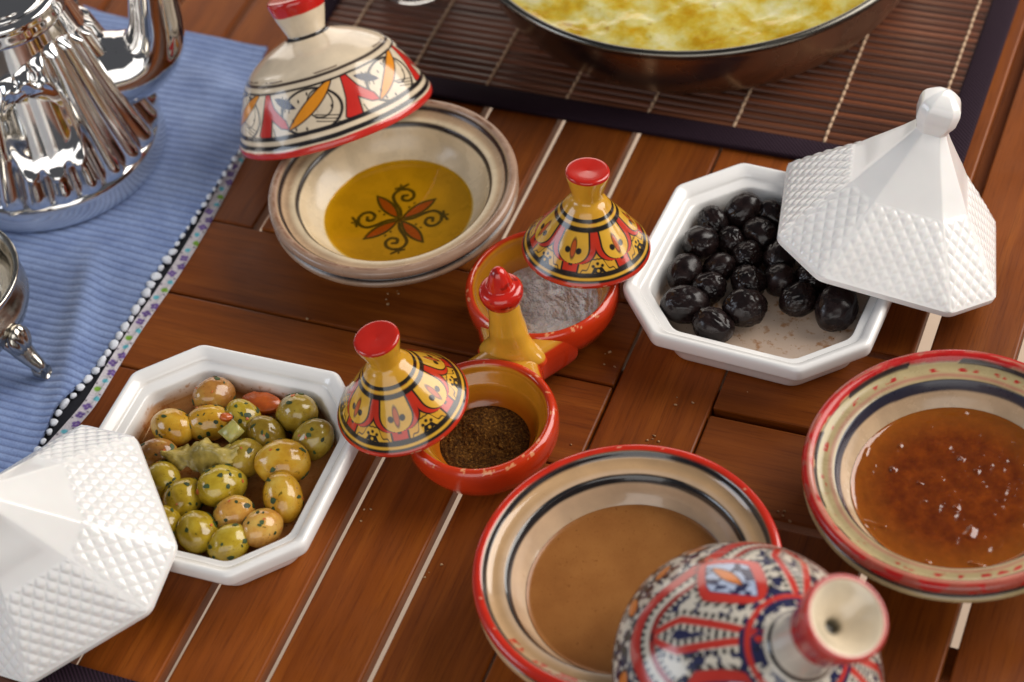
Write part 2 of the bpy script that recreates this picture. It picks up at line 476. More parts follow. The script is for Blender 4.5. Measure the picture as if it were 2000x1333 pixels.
def oil_mat():
    t = NT('olive_oil'); tr = t.n('ShaderNodeBsdfTransparent'); tr.inputs['Color'].default_value = (.80, .60, .075, 1)
    gl = t.n('ShaderNodeBsdfGlossy'); gl.inputs['Roughness'].default_value = .03
    df = t.n('ShaderNodeBsdfDiffuse'); df.inputs['Color'].default_value = (.62, .44, .03, 1)
    fr = t.n('ShaderNodeFresnel'); fr.inputs['IOR'].default_value = 1.47
    m0 = t.n('ShaderNodeMixShader'); m0.inputs[0].default_value = .06; t.l(tr.outputs[0], m0.inputs[1]); t.l(df.outputs[0], m0.inputs[2])
    ge = t.n('ShaderNodeNewGeometry'); om = t.n('ShaderNodeMath', operation='SUBTRACT'); om.inputs[0].default_value = 1.0; t.l(ge.outputs['Backfacing'], om.inputs[1])
    fm = t.n('ShaderNodeMath', operation='MULTIPLY'); t.l(fr.outputs[0], fm.inputs[0]); t.l(om.outputs[0], fm.inputs[1])   # light leaving from below passes
    mx = t.n('ShaderNodeMixShader'); t.l(fm.outputs[0], mx.inputs[0]); t.l(m0.outputs[0], mx.inputs[1]); t.l(gl.outputs[0], mx.inputs[2])
    t.l(mx.outputs[0], t.out.inputs['Surface']); return t.m

def liquid(name, label, cat, c, z, s, k, mat, hfun=None, nr=60, nth=160):
    R = inner_r(z, s, k) + .0006
    V, F, r = disc(R, nr, nth)
    if hfun is not None: V[:, 2] += hfun(V, r / R)
    V[:, 2] += .0009 * np.clip((r / R - .955) / .045, 0, 1) ** 2 
    o = link(name, mesh(name, V, F, mat)); o.location = (c[0], c[1], z); tag(o, label, cat); return o
liquid('olive_oil', 'pool of clear golden olive oil in the tan bowl', 'oil', OILC, .0188, .0681 / .0705, .042 / .044, oil_mat())

def sauce_mat():
    t = NT('brown_sauce'); v = t.coords(); n = t.noise(v, 45, 4); n2 = t.noise(v, 420, 2); n3 = t.noise(v, 900, 2)
    c = t.ramp(n, [(.3, L4((138, 86, 40))), (.7, L4((158, 104, 52)))])
    sp = t.ramp(n2, [(.66, (1, 1, 1, 1)), (.74, (.60, .46, .35, 1))]); c = t.mix(.8, c, sp, 'MULTIPLY')
    sp = t.ramp(n3, [(.60, (1, 1, 1, 1)), (.72, (.80, .70, .60, 1))]); c = t.mix(.8, c, sp, 'MULTIPLY')
    t.set(color=c, rough=.27, sss=.12, sssr=(.01, .005, .002), ssss=.3, spec=.4); t.bump(n, .08, .001); return t.m
liquid('nut_sauce', 'smooth speckled brown sauce in the glossy red-rimmed bowl', 'sauce', SAUC, .0245, 1, 1, sauce_mat(),
       lambda V, q: (noise3(V, 70, 3, 2) - .5) * .0005)

def jam_h(V, q):
    h = (noise3(V, 80, 2, 2) - .5) * .0012 + (noise3(V, 260, 5, 2) - .5) * .0007
    w = np.clip(noise3(V, 210, 31, 1) - .80, 0, 1) * .012
    return (h + w) * np.clip((1 - q) / .12, 0, 1)
def jam_mat():
    t = NT('apricot_jam'); v = t.coords(); n = t.noise(v, 110, 6, .65); n2 = t.noise(v, 330, 3)
    c = t.ramp(n, [(.30, L4((84, 30, 2))), (.50, L4((108, 44, 3))), (.74, L4((136, 62, 6)))])
    tc = t.n('ShaderNodeTexCoord'); ln = t.n('ShaderNodeVectorMath', operation='LENGTH'); t.l(tc.outputs['Object'], ln.inputs[0])
    c = t.mix(t.mrange(ln.outputs['Value'], .030, .048, 0, .6), c, L4((168, 96, 22)))
    t.set(color=c, rough=.09, sss=.25, sssr=(.012, .004, .001), ssss=.4, coat=.5, coatr=.03); t.bump(n2, .10, .0010); return t.m
liquid('apricot_jam', 'lumpy glossy amber jam in the worn red-rimmed bowl', 'jam', JAMC, .0250, 1, 1, jam_mat(), jam_h, 110, 300)

# ------------------------------------------------------------------ painted lids
def lid_body(name, outer, inner, nth, step, paint, matl, parent):
    po = resample(catmull(outer, 8), step); po[:, 0] = np.maximum(po[:, 0], 1e-5)
    pin = catmull(inner, 5); pin[:, 0] = np.maximum(pin[:, 0], 1e-5)
    prof = np.vstack([po, pin])
    V, F = lathe(prof, nth); n = len(prof)
    s = np.r_[0, np.cumsum(np.linalg.norm(np.diff(po, axis=0), axis=1))]; s = np.r_[s, np.full(len(pin), 1e3)]
    th = np.repeat(np.arange(nth) * 2 * PI / nth, n); idx = np.tile(np.arange(n), nth)
    col = paint(V * 1000, th, (s[idx]) * 1000, idx < len(po))
    return link(name, mesh(name, V, F, matl, col), parent)

# --- small spice lids (profile from knob top centre outwards and down)
SP_OUT = [(1e-5, .0500), (.0030, .0503), (.0075, .0506), (.0104, .0505), (.0113, .0494), (.0110, .0470), (.0092, .0405), (.0080, .0360), (.0082, .0338),
          (.0105, .0312), (.0128, .0280), (.0165, .0232), (.0215, .0172), (.0262, .0112), (.0300, .0064), (.0325, .0034), (.0335, .0016), (.0333, .0003)]
SP_IN = [(.0318, .0), (.0300, .0022), (.0255, .0078), (.0190, .0150), (.0120, .0215), (.005, .0240), (1e-5, .0245)]
def paint_spice(V, th, s, outer):
    x, y, z = V.T; r = np.hypot(x, y)
    n = 6; p = Paint(len(V), (206, 152, 44)); p.aa = .26
    w = (noise3(V, .12, 2, 2) - .5) * .9
    yel = (214, 164, 52); blk = (34, 28, 22); red = (190, 48, 26)
    zone = outer & (z < 28.5)
    q = ((th * n / (2 * PI) + .5) % 1.0) * 2 - 1                 # -1..1 in a sector
    sx = q * (PI / n) * r; t = (z - 5.6) / (24.2 - 5.6)           # 0 bottom .. 1 top
    yy = (z - 5.6) * 1.28
    # red ground with yellow tongues
    put = lambda d, c: p.put(np.where(zone, d, 9), c)
    def tongue(q, t, hw, b):
        k = np.where(t < b + .38, np.sqrt(np.clip(1 - ((b + .38 - t) / .38) ** 2, 0, 1)), 1.0)
        d = (np.abs(q) - hw * k) * (PI / n) * r
        return np.where(t < b, np.maximum(d, (b - t) * 22), d)
    d = tongue(q, t, .68, .27) + w * .3
    dn = np.minimum(d, tongue(q - 2 * np.sign(q), t, .68, .27))
    put(dn - 4.7, blk); put(dn - 3.7, red); put(d - 1.0, blk); put(d, yel)
    lf = ell(sx, yy, 0, 14.0, 1.25, 4.4); put(lf - .35, blk); put(lf, (184, 84, 30))
    for sg in (-1, 1): put(ell(sx, yy, sg * 2.9, 13.0, 1.5, 1.7), blk)
    # corner flowers between tongues
    q2 = ((th * n / (2 * PI)) % 1.0) * 2 - 1; x2 = q2 * (PI / n) * r
    cf = np.maximum(np.abs(x2) + yy * 1.05 - 10.4 + 1.1 * np.cos(x2 * 1.1) + w * .4, -9)
    put(cf - .75, blk); put(cf, yel)
    cf2 = np.abs(x2) + yy * 1.35 - 7.4 + .9 * np.cos(x2 * 1.6); put(cf2, blk)
    for dx, dy in ((-1.9, 1.3), (1.9, 1.3), (0, 3.0)): put(np.hypot(x2 - dx, yy - dy) - .75, yel)
    for dx, dy in ((-2.4, 5.4), (2.4, 5.4), (0, 6.6)): put(np.hypot(x2 - dx, yy - dy) - .85, blk)
    # rings
    put(np.abs(z - 24.2 + w * .3) - 1.1, blk); put(np.abs(z - 26.0 + w * .3) - .7, yel); put(np.abs(z - 27.7 + w * .3) - 1.0, blk)
    put(z - 7.2 + w * .3, blk); put(np.abs(z - 4.7 + w * .3) - .55, yel); put(z - 3.0 + w * .4, red)
    p.put(np.where(outer & (z > 48.6 + w * .5), -1, 9), (186, 34, 22))
    chip = noise3(V, .5, 6, 2); m = (outer & (z < 1.6) & (chip > .68))[:, None]; p.c = np.where(m, lin((196, 140, 110)), p.c)
    p.c = np.where(outer[:, None], p.c, lin((196, 120, 62)))
    return p.c
sl0 = empty('spice_lid', mat=frame((-.0327, .0577, .0352), (.0583, .1455, .9876), math.radians(-88)))
tag(sl0, 'small yellow and red painted lid beside the salt, touching the black olive dish', 'lid', 'small painted spice lids')
lb = lid_body('lid_body', SP_OUT, SP_IN, 640, .00036, paint_spice, M_GLAZE, sl0)
sl1 = empty('spice_lid', mat=frame((-.0847, -.0655, .0339), (-.1059, -.0322, .9939), math.radians(-65)))
tag(sl1, 'small yellow and red painted lid propped beside the brown spice, touching the green olive dish', 'lid', 'small painted spice lids')
link('lid_body', lb.data, sl1)

# --- lid of the oil bowl
OL_OUT = [(1e-5, .0750), (.010, .0755), (.0150, .0752), (.0163, .0738), (.0160, .0710), (.0142, .0640), (.0118, .0565), (.0112, .0535), (.0150, .0512), (.0260, .0470), (.0350, .0418),
          (.0400, .0378), (.0436, .0335), (.0476, .0262), (.0510, .0180), (.0540, .0105), (.0555, .0060), (.0568, .0036), (.0570, .0016), (.0565, .0002)]
OL_IN = [(.0540, .0), (.0520, .0070), (.0480, .0180), (.0420, .0290), (.0320, .0380), (.018, .0430), (.005, .0440), (1e-5, .0440)]
def paint_oillid(V, th, s, outer):
    x, y, z = V.T; r = np.hypot(x, y); n = 6
    cream = (216, 198, 172); blk = (30, 26, 28); red = (196, 44, 36)
    p = Paint(len(V), cream); p.aa = .3
    w = (noise3(V, .08, 12, 2) - .5) * 1.1
    put = lambda d, c: p.put(np.where(outer, d, 9), c)
    zone = outer & (z < 33.4) & (z > 11.6)
    putz = lambda d, c: p.put(np.where(zone, d, 9), c)
    u = (th * n / (2 * PI)) % 1.0; X = (u - .5) * 2 * PI / n * 50.0; Y = (z - 11.5) * 1.12   # mm, X -26..26, Y 0..25
    # big rounded medallion, orange leaf, blue leaf, strokes
    ov = ell(X, Y, 2, 11.0, 17.5, 12.6); putz(np.abs(ov) - .65, blk)
    lf = leaf(X, Y, -12, 3.5, 19, 25.5, 3.1); putz(lf - .75, blk); putz(lf, (222, 140, 32))
    bl = leaf(X, Y, -20, 22, -6, 14.5, 2.4); putz(bl, (24, 28, 62))
    for k in range(3): putz(seg(X, Y, -14 + k * 2.4, 22 - k, -15.6 + k * 2.4, 15 - k) - .35, blk)
    putz(np.abs(ell(X, Y, 8, 14, 7.2, 8.0)) - .45, blk)
    for k in range(3): putz(seg(X, Y, 4, 8.5 - k * 1.9, 16, 4.6 - k * 1.9) - .32, blk)
    putz(lf - .75, blk); putz(lf, (222, 140, 32))
    for dx, dy in ((-9, 8), (-2, 2), (2, 21), (-4, 18), (14, 10.6), (-8, 3)): putz(np.hypot(X - dx, (Y - dy) * .6) - .6, blk)
    # red forked chevrons on the sector border
    X2 = (((th * n / (2 * PI)) + .5) % 1.0 - .5) * 2 * PI / n * 50.0
    ch = poly(X2, Y, [(-1.0, 25), (1.6, 25), (5.5, 16.5), (12.5, 8.6), (13.6, 4.2), (9.6, 5.2), (3.2, 11.0), (1.8, 1.2), (-2.6, -1.0), (-6.6, 2.0), (-3.0, 12)])
    putz(ch - .8, blk); putz(ch, red)
    putz(seg(X2, Y, 5, 1, 4.2, 5.0) - .3, blk)
    # rings
    put(np.abs(z - 11.2 + w * .3) - 1.15, blk); put(np.abs(z - 6.4 + w * .3) - 1.25, blk); put(z - 4.3 + w * .4, red)
    put(np.where(r > 30, np.abs(z - 33.6 + w * .3) - .55, 9), blk); put(np.where(r > 30, np.abs(z - 37.0 + w * .3) - .7, 9), (62, 50, 44))
    put(np.where(r > 30, np.abs(z - 38.6 + w) - np.where(noise3(V, .2, 9) > .5, .35, -.2), 9), (110, 92, 78))
    put(np.where((r < 13), np.abs(z - 52.9) - 1.0, 9), blk)
    put(np.where(r < 20, 66.5 - z + w, 9), (190, 34, 28))
    p.c = np.where(outer[:, None], p.c, lin((196, 168, 136)))
    return p.c
lid = empty('tagine_lid', mat=frame((-.2072, .1238, .0276), (-.3265, .3265,   .887), math.radians(-41)))
tag(lid, 'cream domed lid with red chevrons and orange leaves leaning on the oil bowl', 'lid')
lid_body('lid_body', OL_OUT, OL_IN, 860, .00042, paint_oillid, M_GLAZE, lid)

# --- big lid in front
FL_OUT = [(1e-5, .0885), (.0022, .0888), (.0034, .0932), (.0085, .0985), (.0135, .1045), (.0158, .1063), (.0176, .1058), (.0180, .1035), (.0172, .0985), (.0152, .0890), (.0140, .0790), (.0138, .0690),
          (.0150, .0625), (.0200, .0588), (.0300, .0528), (.0400, .0440), (.0490, .0335), (.0560, .0220), (.0598, .0110), (.0610, .0045), (.0612, .0018), (.0606, .0002)]
FL_IN = [(.0580, .0), (.0570, .010), (.0530, .0200), (.0460, .0305), (.0370, .0400), (.0260, .0480), (.012, .0530), (1e-5, .0540)]
def paint_front(V, th, s, outer):
    x, y, z = V.T; r = np.hypot(x, y); n = 4
    cream = (204, 196, 182); blk = (36, 32, 36); red = (186, 52, 42); navy = (38, 40, 74); org = (206, 118, 48)
    p = Paint(len(V), cream); p.aa = .35
    w = (noise3(V, .07, 32, 2) - .5) * 1.6
    dome = outer & (z < 61)
    put = lambda d, c: p.put(np.where(dome, d, 9), c)
    s0 = s[outer].max(); sb = s0 - s                              # slant distance from the rim, mm
    u = ((th * n / (2 * PI)) % 1.0 - .5); ang = u * 2 * PI / n
    X = ang * np.minimum(r * 1.0 + 4, 60); Y = sb
    # mottled navy ground near the rim
    sp = noise3(V, .42, 41, 2); sp2 = noise3(V, .30, 77, 2)
    dots = lambda d, tcoord, pitch: np.maximum(np.abs(d) - 1.15, 2.2 * (np.abs((tcoord / pitch) % 1 - .5) - .27) * pitch * .5)
    band = 24 + 7.0 * np.cos(u * 2 * PI) + w                      # scalloped upper edge of the ground
    put(np.where(sp > .46, Y - band, 9), navy)
    put(np.where(sp > .60, Y - band, 9), blk)
    for k in range(4):
        cx = (k - 1.5) * 20.0; cy = 10 if k in (0, 3) else 15
        e = ell(X, Y, cx, cy, 5.2, 2.8, .4 * (k - 1.5)); put(e - .9, blk); put(e, org)
    bd = Y - band - 2.5; put(np.abs(bd) - 3.7, blk); put(np.abs(bd) - 3.0, red)
    put(dots(Y - band - 6.9, X, 3.6), blk); put(np.abs(Y - band - 12.0) - 1.5, (150, 40, 34)); put(dots(Y - band - 14.6, X, 3.2), blk)
    put(np.where((sp2 > .56) & (Y > band + 15.5), -1, 9), navy)
    # pointed medallions
    a = np.clip((Y - 33) / 37.0, 0, 1); hw = 17.0 * np.clip(a * 2.3, 0, 1) ** .75 * np.clip((1 - a) * 1.5, 0, 1) ** .6
    q = u * 2 * PI / n * np.maximum(r, 16)
    md = np.where((Y < 33), 33 - Y + np.abs(q) * .6, np.where(Y > 70, Y - 70 + 3, np.abs(q) - hw))
    put(dots(md - 2.2, Y + np.abs(q) * .5, 3.4), blk); put(md - 1.1, (120, 34, 30)); put(md - .6, red)
    put(md + 4.2, navy); put(np.where(sp2 > .5, md + 4.8, 9), (168, 180, 206))
    lf = leaf(q, Y, 0, 40, 0, 58, 2.3); put(lf - .7, blk); put(lf, org)
    # red bars between, near the neck
    q2 = (((th * n / (2 * PI)) + .5) % 1.0 - .5) * 2 * PI / n * np.maximum(r, 16)
    m2 = np.where(Y < 30, 30 - Y + np.abs(q2), np.abs(q2) - 10.5 * np.clip((Y - 28) / 14, 0, 1) ** .7 + (Y - 30) * .16); put(dots(m2 - 1.9, Y, 3.4), blk); put(m2, red)
    put(m2 + 3.4, cream); put(dots(m2 + 4.8, Y, 3.4), blk); put(np.where(sp2 > .45, m2 + 6.0, 9), navy)
    put(np.where(sp > .45, 69 - Y, 9), navy); put(np.abs(Y - 72.5) - 1.2, red)
    put(np.abs(Y - 3.0) - .7, blk)
    neck = outer & (z >= 61)
    p.put(np.where(neck, np.abs(z - 63) - 1.0, 9), blk); p.put(np.where(neck, 84 - z + w, 9), (176, 48, 40))
    cup = outer & (s < 25.0)
    p.put(np.where(cup, -1, 9), (226, 210, 184)); p.put(np.where(outer & (np.abs(s - 28.2) < 3.2), -1, 9), (186, 56, 50), .4)
    p.put(np.where(cup, r - 3.2, 9), (120, 112, 94), .8)
    p.c = np.where(outer[:, None], p.c, lin((196, 168, 136)))
    return p.c
lid = empty('tagine_lid', mat=frame((.1212, -.1689, .0309), (.4735, -.1528, .8675), math.radians(10)))
tag(lid, 'large red, navy and white patterned lid with hollow knob leaning on the sauce bowl', 'lid')
lid_body('lid_body', FL_OUT, FL_IN, 900, .00045, paint_front, M_GLAZE, lid)

# ------------------------------------------------------------------ double spice pot
pot = empty('double_spice_pot', (-.0485, -.0125, 0))
tag(pot, 'red double spice pot with yellow insides and a red-knobbed handle', 'spice pot')
def spice_bowl(cx, cy, rr, ri):
    pr = catmull([(1e-5, .0012), (rr * .50, .0012), (rr * .56, 0), (rr * .63, .0014), (rr * .85, .0080), (rr * .97, .0160), (rr * .998, .0215), (rr, .0262), (rr - .0008, .0295),
                  (rr - .0028, .0312), (ri + .0012, .0306), (ri, .0288), (ri - .0006, .0265), (ri - .0026, .0235), (ri - .0044, .0212), (ri - .0058, .0170), (ri - .0088, .0115), (ri - .014, .0078), (ri - .022, .0064), (1e-5, .0062)], 7)
    pr = resample(pr, .0006); pr[:, 0] = np.maximum(pr[:, 0], 1e-5)
    V, F = lathe(pr, 300); r = np.hypot(V[:, 0], V[:, 1]); idx = np.tile(np.arange(len(pr)), 300); top = np.argmax(pr[:, 1])
    w = (noise3(V, 60, 4, 3) - .5) * .0016
    p = Paint(len(V), (198, 54, 20)); Vm = V * 1000
    inside = idx >= top
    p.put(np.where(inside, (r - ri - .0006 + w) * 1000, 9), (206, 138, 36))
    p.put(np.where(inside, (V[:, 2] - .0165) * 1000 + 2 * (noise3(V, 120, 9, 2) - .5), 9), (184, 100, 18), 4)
    scuff = noise3(Vm, .35, 6, 3); m = ((idx > top - 6) & (idx < top + 3) & (scuff > .70))[:, None]; p.c = np.where(m, lin((226, 150, 104)), p.c)
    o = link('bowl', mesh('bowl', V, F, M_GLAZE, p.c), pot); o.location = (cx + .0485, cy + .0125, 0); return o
SB = (-.0492, .0335); SF = (-.0470, -.0590)
spice_bowl(SB[0], SB[1], .0402, .0350); spice_bowl(SF[0], SF[1], .0384, .0325)
# bridge between the bowls
nb = 48; V = []
for t_ in np.linspace(0, 1, 40):
    hw = .0165 + .0112 * abs(2 * t_ - 1) ** 1.7
    for k in range(nb):
        t = 2 * PI * k / nb; cx = math.cos(t); cz = math.sin(t)
        x_ = hw * math.copysign(abs(cx) ** .7, cx)
        y0_ = (SF[1] + math.sqrt(.0384 ** 2 - x_ ** 2) - .0022) + .0125; y1_ = (SB[1] - math.sqrt(.0402 ** 2 - x_ ** 2) + .0022) + .0125
        V.append((x_, y0_ + (y1_ - y0_) * t_, .0165 + .0134 * math.copysign(abs(cz) ** .6, cz)))
V = np.array(V); p = Paint(len(V), (196, 54, 22))
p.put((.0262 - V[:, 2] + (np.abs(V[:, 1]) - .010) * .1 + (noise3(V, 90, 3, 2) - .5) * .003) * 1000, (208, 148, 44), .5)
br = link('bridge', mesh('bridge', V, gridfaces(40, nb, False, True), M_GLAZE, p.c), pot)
pr = resample(catmull([(.0186, .0235), (.0168, .0268), (.0138, .0308), (.0108, .0365), (.0096, .0440), (.0084, .0520), (.0080, .0580), (.0077, .0640)], 6), .0006)
V, F = lathe(pr, 120); p = Paint(len(V), (212, 156, 50)); w = (noise3(V, 80, 7, 3) - .5)
V[:, 1] *= np.interp(V[:, 2], [.0235, .032, .046], [.50, .68, 1.0]); p.put((V[:, 2] - .0255 + w * .003) * 1000, (196, 60, 24), .5)
hd = link('handle', mesh('handle', V, F, M_GLAZE, p.c), pot)
pr = resample(catmull([(1e-5, .0868), (.0016, .0866), (.0034, .0850), (.0048, .0818), (.0060, .0782), (.0066, .0758), (.0072, .0750), (.0096, .0742), (.0109, .0722), (.0109, .0697), (.0100, .0668), (.0084, .0638), (.006, .0622), (1e-5, .0620)], 6), .0005)
pr[:, 0] = np.maximum(pr[:, 0], 1e-5)
V, F = lathe(pr, 120); p = Paint(len(V), (196, 34, 22)); p.put(np.where(noise3(V, 300, 4, 2) > .7, -1, 1), (150, 26, 18), .5)
link('knob', mesh('knob', V, F, M_GLAZE, p.c), hd)

def powder(name, label, cat, c, z, R, hf, mat):
    V, F, r = disc(R, 110, 300); V[:, 2] = hf(V, r / R)
    o = link(name, mesh(name, V, F, mat)); o.location = (c[0], c[1], z); return tag(o, label, cat)
def cumin_h(V, q):
    h = .0012 + (noise3(V, 110, 3, 3) - .5) * .006 + (noise3(V, 700, 8, 2) - .5) * .0016
    h -= .006 * np.exp(-(((V[:, 0] - .004) / .011) ** 2 + ((V[:, 1] + .006) / .007) ** 2))
    h += .004 * np.exp(-(((V[:, 0] + .006) / .009) ** 2 + ((V[:, 1] - .008) / .008) ** 2))
    return np.maximum(h, -.0022) * np.clip((1.02 - q) / .25, 0, 1)
def cumin_mat():
    t = NT('ground_cumin'); v = t.coords(); n = t.noise(v, 700, 3, .7); n2 = t.noise(v, 120, 3)
    c = t.mix(t.mrange(n2, .35, .65, 0, 1), t.ramp(n, [(.35, L4((44, 24, 8))), (.55, L4((84, 52, 18))), (.72, L4((140, 98, 40)))]), t.ramp(n, [(.35, L4((58, 32, 10))), (.6, L4((110, 72, 26))), (.75, L4((160, 116, 52)))]))
    t.set(color=c, rough=.95, spec=.15); t.bump(n, .9, .0015); return t.m
powder('ground_spice', 'dark brown ground spice in the spice pot', 'spice', SF, .0105, .0225, cumin_h, cumin_mat())
def salt_h(V, q):
    h = (noise3(V, 90, 13, 3) - .45) * .013 + (noise3(V, 520, 18, 2) - .5) * .0028 + (noise3(V, 1500, 19, 1) - .5) * .0010
    return h * np.clip((1.02 - q) / .25, 0, 1)
def salt_mat():
    t = NT('coarse_salt'); v = t.coords(); n = t.noise(v, 900, 3, .8); n2 = t.noise(v, 60, 3)
    c = t.ramp(n2, [(.26, L4((186, 130, 90))), (.36, L4((226, 204, 188))), (.48, L4((246, 242, 238)))])
    t.set(color=c, rough=.45, sss=.4, sssr=(.01, .007, .005), ssss=.4); t.bump(n, .8, .0014); return t.m
powder('coarse_salt', 'clumped whitish salt in the spice pot', 'salt', SB, .0145, .0288, salt_h, salt_mat())

# ------------------------------------------------------------------ white octagonal dishes and lids
def octring(w, ch, rc, z, per=5):
    """octagon of half width w (square with chamfered corners ch) with rounded corners"""
    k = w - ch
    P8 = np.array([(k, w), (-k, w), (-w, k), (-w, -k), (-k, -w), (k, -w), (w, -k), (w, k)], float)
    out = []
    for i in range(8):
        p0, p1, p2 = P8[i - 1], P8[i], P8[(i + 1) % 8]
        a = (p0 - p1) / np.linalg.norm(p0 - p1); b = (p2 - p1) / np.linalg.norm(p2 - p1)
        for t in np.linspace(0, 1, per):
            out.append((1 - t) ** 2 * (p1 + a * rc) + 2 * t * (1 - t) * p1 + t * t * (p1 + b * rc))
        nx = P8[(i + 1) % 8]; s0 = p1 + b * rc; s1 = nx - b * rc
        for t in np.linspace(0, 1, 8)[1:-1]: out.append(s0 + (s1 - s0) * t)
    o = np.array(out); return np.c_[o, np.full(len(o), z)]

def octloft(rings):
    V = np.concatenate(rings); n = len(rings[0]); F = gridfaces(len(rings), n, False, True).tolist()
    return V, F
DW = .0658
dprof = catmull([(.0440, .0030), (.0475, .0006), (.0500, 0), (.0522, .0012), (.0535, .0040), (.0555, .0100), (.0590, .0170), (.0615, .0200), (.0645, .0218), (.0657, .0236), (.0660, .0278), (.0656, .0300), (.0644, .0310), (.0630, .0308),
                 (.0606, .0292), (.0592, .0276), (.0586, .0262), (.0572, .0256), (.0548, .0250), (.0540, .0242), (.0534, .0222), (.0524, .0178), (.0514, .0145), (.0494, .0128), (.0440, .0124)], 4)
def dish(c, rz, label, stain):
    o = empty('octagonal_dish', (c[0], c[1], 0), rz); tag(o, label, 'dish', 'white octagonal dishes')
    rings = [octring(w, w * .415, .003 + .007 * (1 - w / DW), z) for w, z in dprof]
    for f in np.linspace(.95, .03, 22): rings.append(octring(.0440 * f, .0440 * f * .415, .004 * f, .0122))
    rings.insert(0, octring(.002, .001, .0002, .0028))
    V, F = octloft(rings); F.append(list(range(len(rings[0])))); F.append(list(range(len(V) - len(rings[0]), len(V))))
    c0 = np.tile(np.array([.83, .815, .795]), (len(V), 1))
    p = Paint(len(V), (255, 255, 255)); p.c = c0
    ins = (np.hypot(V[:, 0], V[:, 1]) < .0600) & (np.arange(len(V)) > len(rings[0]) * 60)
    stain(p, V, ins)
    link('dish_body', mesh('dish_body', V, F, M_PORCS, p.c), o)
    return o
def stain_green(p, V, ins):
    n = noise3(V, 60, 4, 3); p.put(np.where(ins, (V[:, 2] - .0195 + (n - .5) * .008) * 1000, 9), (196, 150, 106), 3.0)
def stain_black(p, V, ins):
    n = noise3(V, 60, 14, 3); n2 = noise3(V, 260, 3, 3)
    p.put(np.where(ins, (V[:, 2] - .0155 + (n - .5) * .010) * 1000, 9), (216, 190, 168), 3.0)
RD = (.0600, .0762); LD = (-.1652, -.1180)
RDZ, LDZ = math.radians(-3.2), math.radians(.8)
dish(RD, RDZ, 'white octagonal dish full of wrinkled black olives', stain_black)
dish(LD, LDZ, 'white octagonal dish full of herbed green olives', stain_green)

# juice smears and floor of the dishes
def pool_mat(name, col, mixd, dif):
    t = NT(name); tr = t.n('ShaderNodeBsdfTransparent'); tr.inputs['Color'].default_value = col
    gl = t.n('ShaderNodeBsdfGlossy'); gl.inputs['Roughness'].default_value = .06
    df = t.n('ShaderNodeBsdfDiffuse'); df.inputs['Color'].default_value = dif
    fr = t.n('ShaderNodeFresnel'); fr.inputs['IOR'].default_value = 1.4
    v = t.coords(); n = t.noise(v, 90, 4)
    m0 = t.n('ShaderNodeMixShader'); t.l(t.mrange(n, .35, .65, max(0, mixd - .3), min(1, mixd + .2)), m0.inputs[0])
    t.l(tr.outputs[0], m0.inputs[1]); t.l(df.outputs[0], m0.inputs[2])
    ge = t.n('ShaderNodeNewGeometry'); om = t.n('ShaderNodeMath', operation='SUBTRACT'); om.inputs[0].default_value = 1.0; t.l(ge.outputs['Backfacing'], om.inputs[1])
    fm = t.n('ShaderNodeMath', operation='MULTIPLY'); t.l(fr.outputs[0], fm.inputs[0]); t.l(om.outputs[0], fm.inputs[1])   # light leaving from below passes
    mx = t.n('ShaderNodeMixShader'); t.l(fm.outputs[0], mx.inputs[0]); t.l(m0.outputs[0], mx.inputs[1]); t.l(gl.outputs[0], mx.inputs[2])
    t.l(mx.outputs[0], t.out.inputs['Surface']); return t.m
def pool(name, label, c, rz, w, z, mat):
    R0 = octring(w, w * .415, .008, 0); rings = [R0 * [f, f, 1] for f in (1, .97, .8, .6, .4, .2, .02)]
    V, F = octloft(rings); V[:, 2] = np.where(np.hypot(V[:, 0], V[:, 1]) > 1, 0, (noise3(V, 80, 3) - .5) * .0004)
    V[:len(R0), 2] -= .0004
    o = link(name, mesh(name, V, F, mat)); o.location = (c[0], c[1], z); o.rotation_euler = (0, 0, rz); return tag(o, label, 'liquid')
pool('olive_marinade', 'shallow brown oily marinade under the green olives', LD, LDZ, .0516, .0158, pool_mat('marinade', (.97, .85, .66, 1), .12, (.42, .20, .07, 1)))

